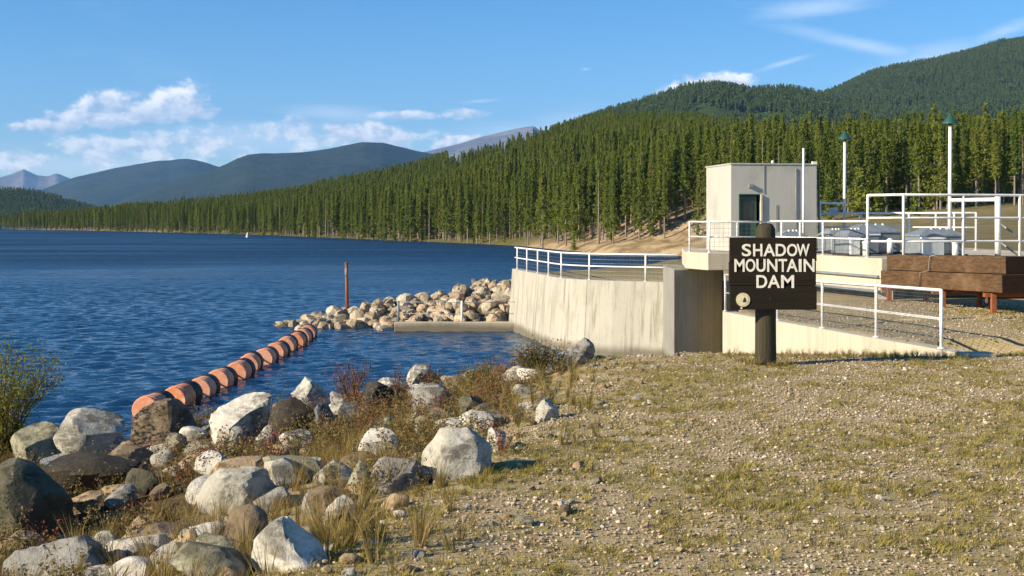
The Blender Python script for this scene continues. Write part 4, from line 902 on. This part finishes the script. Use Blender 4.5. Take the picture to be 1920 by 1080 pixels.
# concrete sill with cable fence at the jetty foot
e = empty('concrete_sill', (-2, 56.4, -2.8), 'long tan concrete sill with cable posts at the jetty waterline', 'sill')
a, b = px(740, 614, 56.4), px(990, 614, 56.4)
MB().beam(a, b, .45, .50).build('sill_beam', M['deck'], e, False, .03)
for x, mt in ((747, 'machine'), (866, 'white'), (974, 'machine')): c = px(x, 606, 56.4); MB().tube([c, px(x, 564, 56.4)], .05, 8).build('post', M[mt], e, True)
for y in (566, 588): MB().tube([px(747, y, 56.4), px(866, y + 1, 56.4), px(980, y, 56.4)], .013, 6).build('cable', M['machine'], e, True)
e = empty('marker_post', px(651, 578, 60.2), 'rusty orange marker post with a pale band standing on the jetty', 'post')
MB().tube([px(651.5, 586, 60.2), px(650.5, 545, 60.2), px(649.5, 494, 60.2)], [.085, .08, .07], 10).build('shaft', M['rust'], e, True)
MB().tube([px(650, 519, 60.2), px(649.6, 503, 60.2)], .083, 10).build('band', M['bark'], e, True); MB().lathe(px(649.5, 494, 60.2), [(.09, -.02), (.09, .03), (.05, .06)], 10).build('cap', M['rust'], e, True)
b = px(464, 445, 4.9 * F / (445 - HZ)); e = empty('channel_buoy', b, 'tiny white channel buoy floating far out on the lake', 'buoy')
MB().lathe(b, [(.35, -.3), (.45, .05), (.42, .5), (.2, .9), (.14, 1.3), (.05, 1.4)], 14).build('float_body', M['buoy'], e, True); MB().lathe(b + Vector((0, 0, .55)), [(.43, 0), (.40, .12)], 14).build('stripe', M['rust'], e, True)
# ------------------------------------------------------------------ float boom
order_w = ['nearest the bank boulders', 'second from the bank', 'third from the bank', 'fourth from the bank', 'fifth from the bank', 'sixth from the bank', 'sixth from the jetty end', 'fifth from the jetty end', 'fourth from the jetty end', 'third from the jetty end', 'second from the jetty end', 'last in line, touching the jetty tip']
tone = ['bright', 'blotchy pinkish', 'pale rusty', 'faded', 'clean', 'pinkish', 'bright', 'dull', 'reddish', 'pale', 'pale', 'pinkish']
FX = [(272, 770), (325, 751), (369, 735), (407, 716), (440, 702), (464, 687), (492, 674), (514, 662), (535, 651), (552, 643), (564, 634), (575, 627)]
cen = []
for x, y in FX:
    zc = WATER + .16; D = (EYE - zc) * F / (y - HZ); cen.append(Vector(((x - 960) / F * D, D, zc)))
for i in range(1, len(cen) - 1): cen[i].y = (cen[i - 1].y + cen[i + 1].y) / 2 * .5 + cen[i].y * .5
for i, c in enumerate(cen):
    d = (cen[min(i + 1, 11)] - cen[max(i - 1, 0)]); d.z = 0; d.normalize(); d = Vector((d.x - .02 + .05 * math.sin(i * 2.1), d.y, .03 * math.sin(i * 1.7))).normalized()
    gap = ((cen[min(i + 1, 11)] - c).length if i < 11 else 1.5); L_ = min(1.2, gap * .68); r = .35
    e = empty('boom_float', c, '%s orange drum float, black band, %s' % (tone[i], order_w[i]), 'float', 'orange boom floats')
    m_ = MB(); m_.tube([c + d * q for q in (0, .015, .03, L_ - .03, L_ - .015, L_)], [r * .95, r, r, r, r, r * .95], 22); m_.build('drum', M['float'], e, False, 0)
    for q in (.12 * L_, ): m_ = MB(); m_.tube([c + d * q, c + d * (q + .03)], r + .012, 22); m_.build('rib', M['float'], e)
    m_ = MB(); m_.tube([c + d * .60 * L_, c + d * (.93 * L_)], r + .02, 22); m_.build('band', M['band'], e)
    m_ = MB(); m_.tube([c - d * .012, c + d * .001], .05, 10); m_.build('bung', M['rust'], e)
    if i < 11: m_ = MB(); m_.tube([c + d * L_, cen[i + 1]], .03, 6); m_.build('cable', M['dark'], e)
# ------------------------------------------------------------------ shrubs and stalks
def plant(name, base, H, spread, ns, nl, lsz, lm, sm, label, cat, seed, droop=.15, top=0., group=None, bare=.25, narrow=.4):
    rng = np.random.default_rng(seed); e = empty(name, base, label, cat, group); mb = MB(); V = []
    for k in range(ns):
        az = rng.uniform(0, 6.28); sp = spread * math.sqrt(rng.uniform(0, 1)); h = H * rng.uniform(.6, 1.05) * (1 - .25 * sp / max(spread, .01))
        p0 = Vector((rng.normal(0, .05) * spread, rng.normal(0, .05) * spread, -.05)); p2 = Vector((sp * math.cos(az), sp * math.sin(az), h)); p1 = (p0 + p2) / 2 + Vector((0, 0, h * .12))
        mb.tube([base + p0, base + p1, base + p2], [.010, .007, .003], 4, False)
        for j in range(nl):
            t = rng.uniform(bare, 1); p = (p0.lerp(p1, t * 2) if t < .5 else p1.lerp(p2, t * 2 - 1)) + Vector(rng.normal(0, 1, 3)) * lsz * 1.2
            a = Vector(rng.normal(0, 1, 3)); a.z += .4; a.normalize(); b = a.orthogonal().normalized(); b = (b * math.cos(t * 50) + a.cross(b) * math.sin(t * 50)); l = lsz * rng.uniform(.7, 1.3)
            V += [base + p, base + p + a * l * .5 + b * l * narrow * .5, base + p + a * l, base + p, base + p + a * l, base + p + a * l * .5 - b * l * narrow * .5]
    mb.build('stems', sm, e); V = np.array([tuple(v_) for v_ in V]) - np.array(base)
    link(bpy.data.objects.new('leaves', soup_mesh('leaves', V, lm)), e); return e
plant('willow_bush', hit(0, 870), 2.25, 1.05, 85, 60, .06, M['willow_leaf'], M['willow_stem'], 'loose yellow-green willow bush at the left edge against the water', 'bush', 1, bare=.12)
plant('shrub', hit(1008, 708), .60, .36, 60, 30, .045, leafy('green_shrub_leaves', ((.07, .085, .018), (.11, .105, .025), (.12, .055, .025)), .3, sc=4), M['willow_stem'], 'dense green and reddish shrub left of the big grey boulder', 'shrub', 2, bare=.05)
plant('shrub', hit(905, 728), .42, .32, 36, 24, .04, M['willow_leaf'], M['willow_stem'], 'low yellow-green shrub between the white boulders and the dark stone', 'shrub', 3, bare=.05)
plant('fireweed', hit(660, 765), .85, .40, 26, 30, .05, M['redweed'], M['willow_stem'], 'clump of red fireweed stalks in front of the open water', 'plant', 4, bare=.3, narrow=.3, group='fireweed')
for j, (x, y, h, lab) in enumerate([(190, 842, .85, 'single red fireweed stalk above the long grey boulder'), (228, 815, .6, 'thin red stalk leaning right of the single fireweed'), (690, 800, .5, 'low red fireweed in front of the dark brown boulder'),
        (505, 770, .5, 'faint reddish stalk behind the black shaded block'), (745, 740, .6, 'thin red stalk left of the white pointed boulder'), (300, 990, .45, 'dark red weed beside the black hollow'), (255, 1000, .4, 'dark red weed inside the black hollow'), (880, 780, .45, 'red weed behind the flat pale perched stone')]):
    plant('fireweed', hit(x, y), h, .10 + .04 * (j % 3), 5, 22, .045, M['redweed'], M['willow_stem'], lab, 'plant', 10 + j, bare=.35, narrow=.3, group='fireweed')
# ------------------------------------------------------------------ uncountable ground cover
def tuft(name, seed, nb, H, spread, wd, mat, bend=.5):
    rng = np.random.default_rng(seed); V = []
    for k in range(nb):
        az = rng.uniform(0, 6.28); r = spread * math.sqrt(rng.uniform(0, 1)); p0 = np.array([r * math.cos(az) * .5, r * math.sin(az) * .5, -.01]); h = H * rng.uniform(.5, 1.1)
        out = np.array([math.cos(az), math.sin(az), 0]) * h * rng.uniform(.1, bend); p1 = p0 + out * .35 + np.array([0, 0, h * .6]); p2 = p0 + out + np.array([0, 0, h])
        sd_ = np.array([-math.sin(az + .8), math.cos(az + .8), 0]) * wd
        V += [p0 - sd_, p0 + sd_, p1 + sd_ * .8, p0 - sd_, p1 + sd_ * .8, p1 - sd_ * .8, p1 - sd_ * .8, p1 + sd_ * .8, p2]
    return soup_mesh(name, np.array(V), mat)
def weed(name, seed, H, ns, mat):
    rng = np.random.default_rng(seed); V = []
    for k in range(ns):
        az = rng.uniform(0, 6.28); tip = np.array([math.cos(az) * H * .45, math.sin(az) * H * .45, H]) * rng.uniform(.6, 1.1); sd_ = np.array([.003, .002, 0])
        V += [-sd_, sd_, tip]
        for j in range(22):
            t = rng.uniform(.2, 1); p = tip * t + rng.normal(0, .018, 3); a = rng.normal(0, 1, 3); a /= np.linalg.norm(a); b = rng.normal(0, 1, 3); b -= a * (a @ b); b /= np.linalg.norm(b); l = rng.uniform(.014, .034)
            V += [p, p + a * l + b * l * .35, p + a * l - b * l * .35]
    return soup_mesh(name, np.array(V), mat)
tall = variants('tall_tuft', [tuft('tall_tuft', 20 + k, 34, .36 + .05 * k, .10, .0035, M['drygrass']) for k in range(4)])
short = variants('short_tuft', [tuft('short_tuft', 40 + k, 34, .034 + .010 * k, .20, .0035, M['turf'], 1.6) for k in range(4)])
weeds_c = variants('weed_sprig', [weed('weed_sprig', 60 + k, .24 + .025 * k, 8, M['redweed'] if k == 8 else M['weed']) for k in range(9)])
pebs = variants('pebble', [rock_mesh('pebble', 800 + k, 1, 6, .1, .55, (1, .8, .55)) for k in range(5)])
for me in [o.data for o in pebs.objects]: me.materials.clear(); me.materials.append(M['pebble'])
def put(name, coll, X, Y, dz, lo, hi_, nvar, label, cat, tilt=.12, flat=1.):
    z = terrain(X, Y) + dz; n_ = len(X); sc = RNG.uniform(lo, hi_, n_) if lo else hi_
    scatter(name, coll, np.stack([X, Y, z], 1), np.stack([RNG.normal(0, tilt, n_), RNG.normal(0, tilt, n_), RNG.uniform(0, 6.28, n_)], 1), np.stack([sc, sc, sc * flat], 1), RNG.integers(0, nvar, n_), label, cat)
def sample(n_, x0, x1, y0, y1):
    X = RNG.uniform(x0, x1, n_); Y = RNG.uniform(y0, y1, n_); return X, Y, np.interp(Y, CREST_Y, CREST_X) - X
# gravel: bare stony patches between the turf
X, Y, s0 = sample(290000, -4, 15, 5.5, 23); patch = .6 * fbm(X, Y, .9, 4, 61); dens = (.30 + 2.0 * np.clip(.14 - patch, -.14, .4)) * np.interp(Y, [6, 12, 20], [1, .9, .7])
off = s0 + .9 * fbm(X, Y, .8, 3, 71) * 2; ok = (RNG.uniform(0, 1, X.size) < dens * 1.1) & (off < .25) & (X < .44 * Y + 1) & ~((X > 6.3 - .11 * (Y - 20)) & (Y > 19.5)) & (Y < 20.6); X, Y = X[ok], Y[ok]
sz = np.exp(RNG.normal(math.log(.0165), .42, X.size)); sz = np.clip(sz, .012, .075)
put('gravel', pebs, X, Y, .001, None, sz, 5, 'loose pale and brown gravel strewn over the open ground', 'gravel', .25)
X, Y, s0 = sample(60000, 6, 16, 19, 33); ok = (X > 6.9 - .115 * (Y - 20)) & (X < .44 * Y + .5) & (RNG.uniform(0, 1, X.size) < .16)
put('gravel', pebs, X[ok], Y[ok], .001, .014, .05, 5, 'fine gravel on the yard beside the wing wall railing', 'gravel', .25)
# short turf
X, Y, s0 = sample(90000, -4, 15, 5.5, 30); patch = .6 * fbm(X, Y, .9, 4, 61) + .5 * fbm(X, Y, 2.6, 3, 66)
ok = (RNG.uniform(0, 1, X.size) < np.clip(.27 + 1.9 * patch, .05, 1.) * np.interp(Y, [6, 14, 20], [1, .9, .6])) & (s0 < .6) & (X < .44 * Y + 1) & ~((X > 6.3 - .115 * (Y - 20)) & (X < 7.6) & (Y > 19.2)) & ((Y < 20.8) | (X > 9.5))
put('turf', short, X[ok], Y[ok], 0, .5, 1.15, 4, 'short olive turf growing in patches through the gravel', 'grass')
# tall dry grass along the bank crest and between boulders
X, Y, s0 = sample(9500, -9, 3.5, 5.6, 22.6); p = fbm(X, Y, .6, 3, 81)
pr = np.interp(s0, [-.7, -.1, .5, 1.6, 3.5, 7], [0, .25, .62, .5, .16, .06]) * np.clip(.55 + 3 * p, .05, 1.3) * np.interp(Y, [6, 12, 18, 22], [1.5, .9, .22, .10])
ok = RNG.uniform(0, 1, X.size) < pr; put('dry_grass', tall, X[ok], Y[ok], 0, .30, .85, 4, 'tall straw-coloured dry grass between the boulders and gravel', 'grass', .18)
X, Y, s0 = sample(5200, -9, 2.5, 5.6, 22.8); p = fbm(X, Y, .5, 3, 91); pr = ((X + 3.7) ** 2 + (Y - 11.5) ** 2 > .8) * np.interp(s0, [0, .8, 2, 6, 9], [0, .3, .75, .65, .4]) * np.clip(.5 + 3 * p, .05, 1.3)
ok = RNG.uniform(0, 1, X.size) < pr; put('weeds', weeds_c, X[ok], Y[ok], 0, .5, 1.2, 9, 'brown and reddish dried weeds tangled between the boulders', 'weeds', .15)
# tufts at the sign foot and along the wall foot
X = np.concatenate([RNG.normal(sg.x, .22, 40), RNG.uniform(3.2, 7, 260)]); Y = np.concatenate([RNG.normal(sg.y + .02, .14, 40), RNG.normal(19.6, .25, 260)])
put('verge_grass', tall, X, Y, 0, .10, .34, 4, 'thin dry grass at the foot of the sign and wing wall', 'grass', .2)
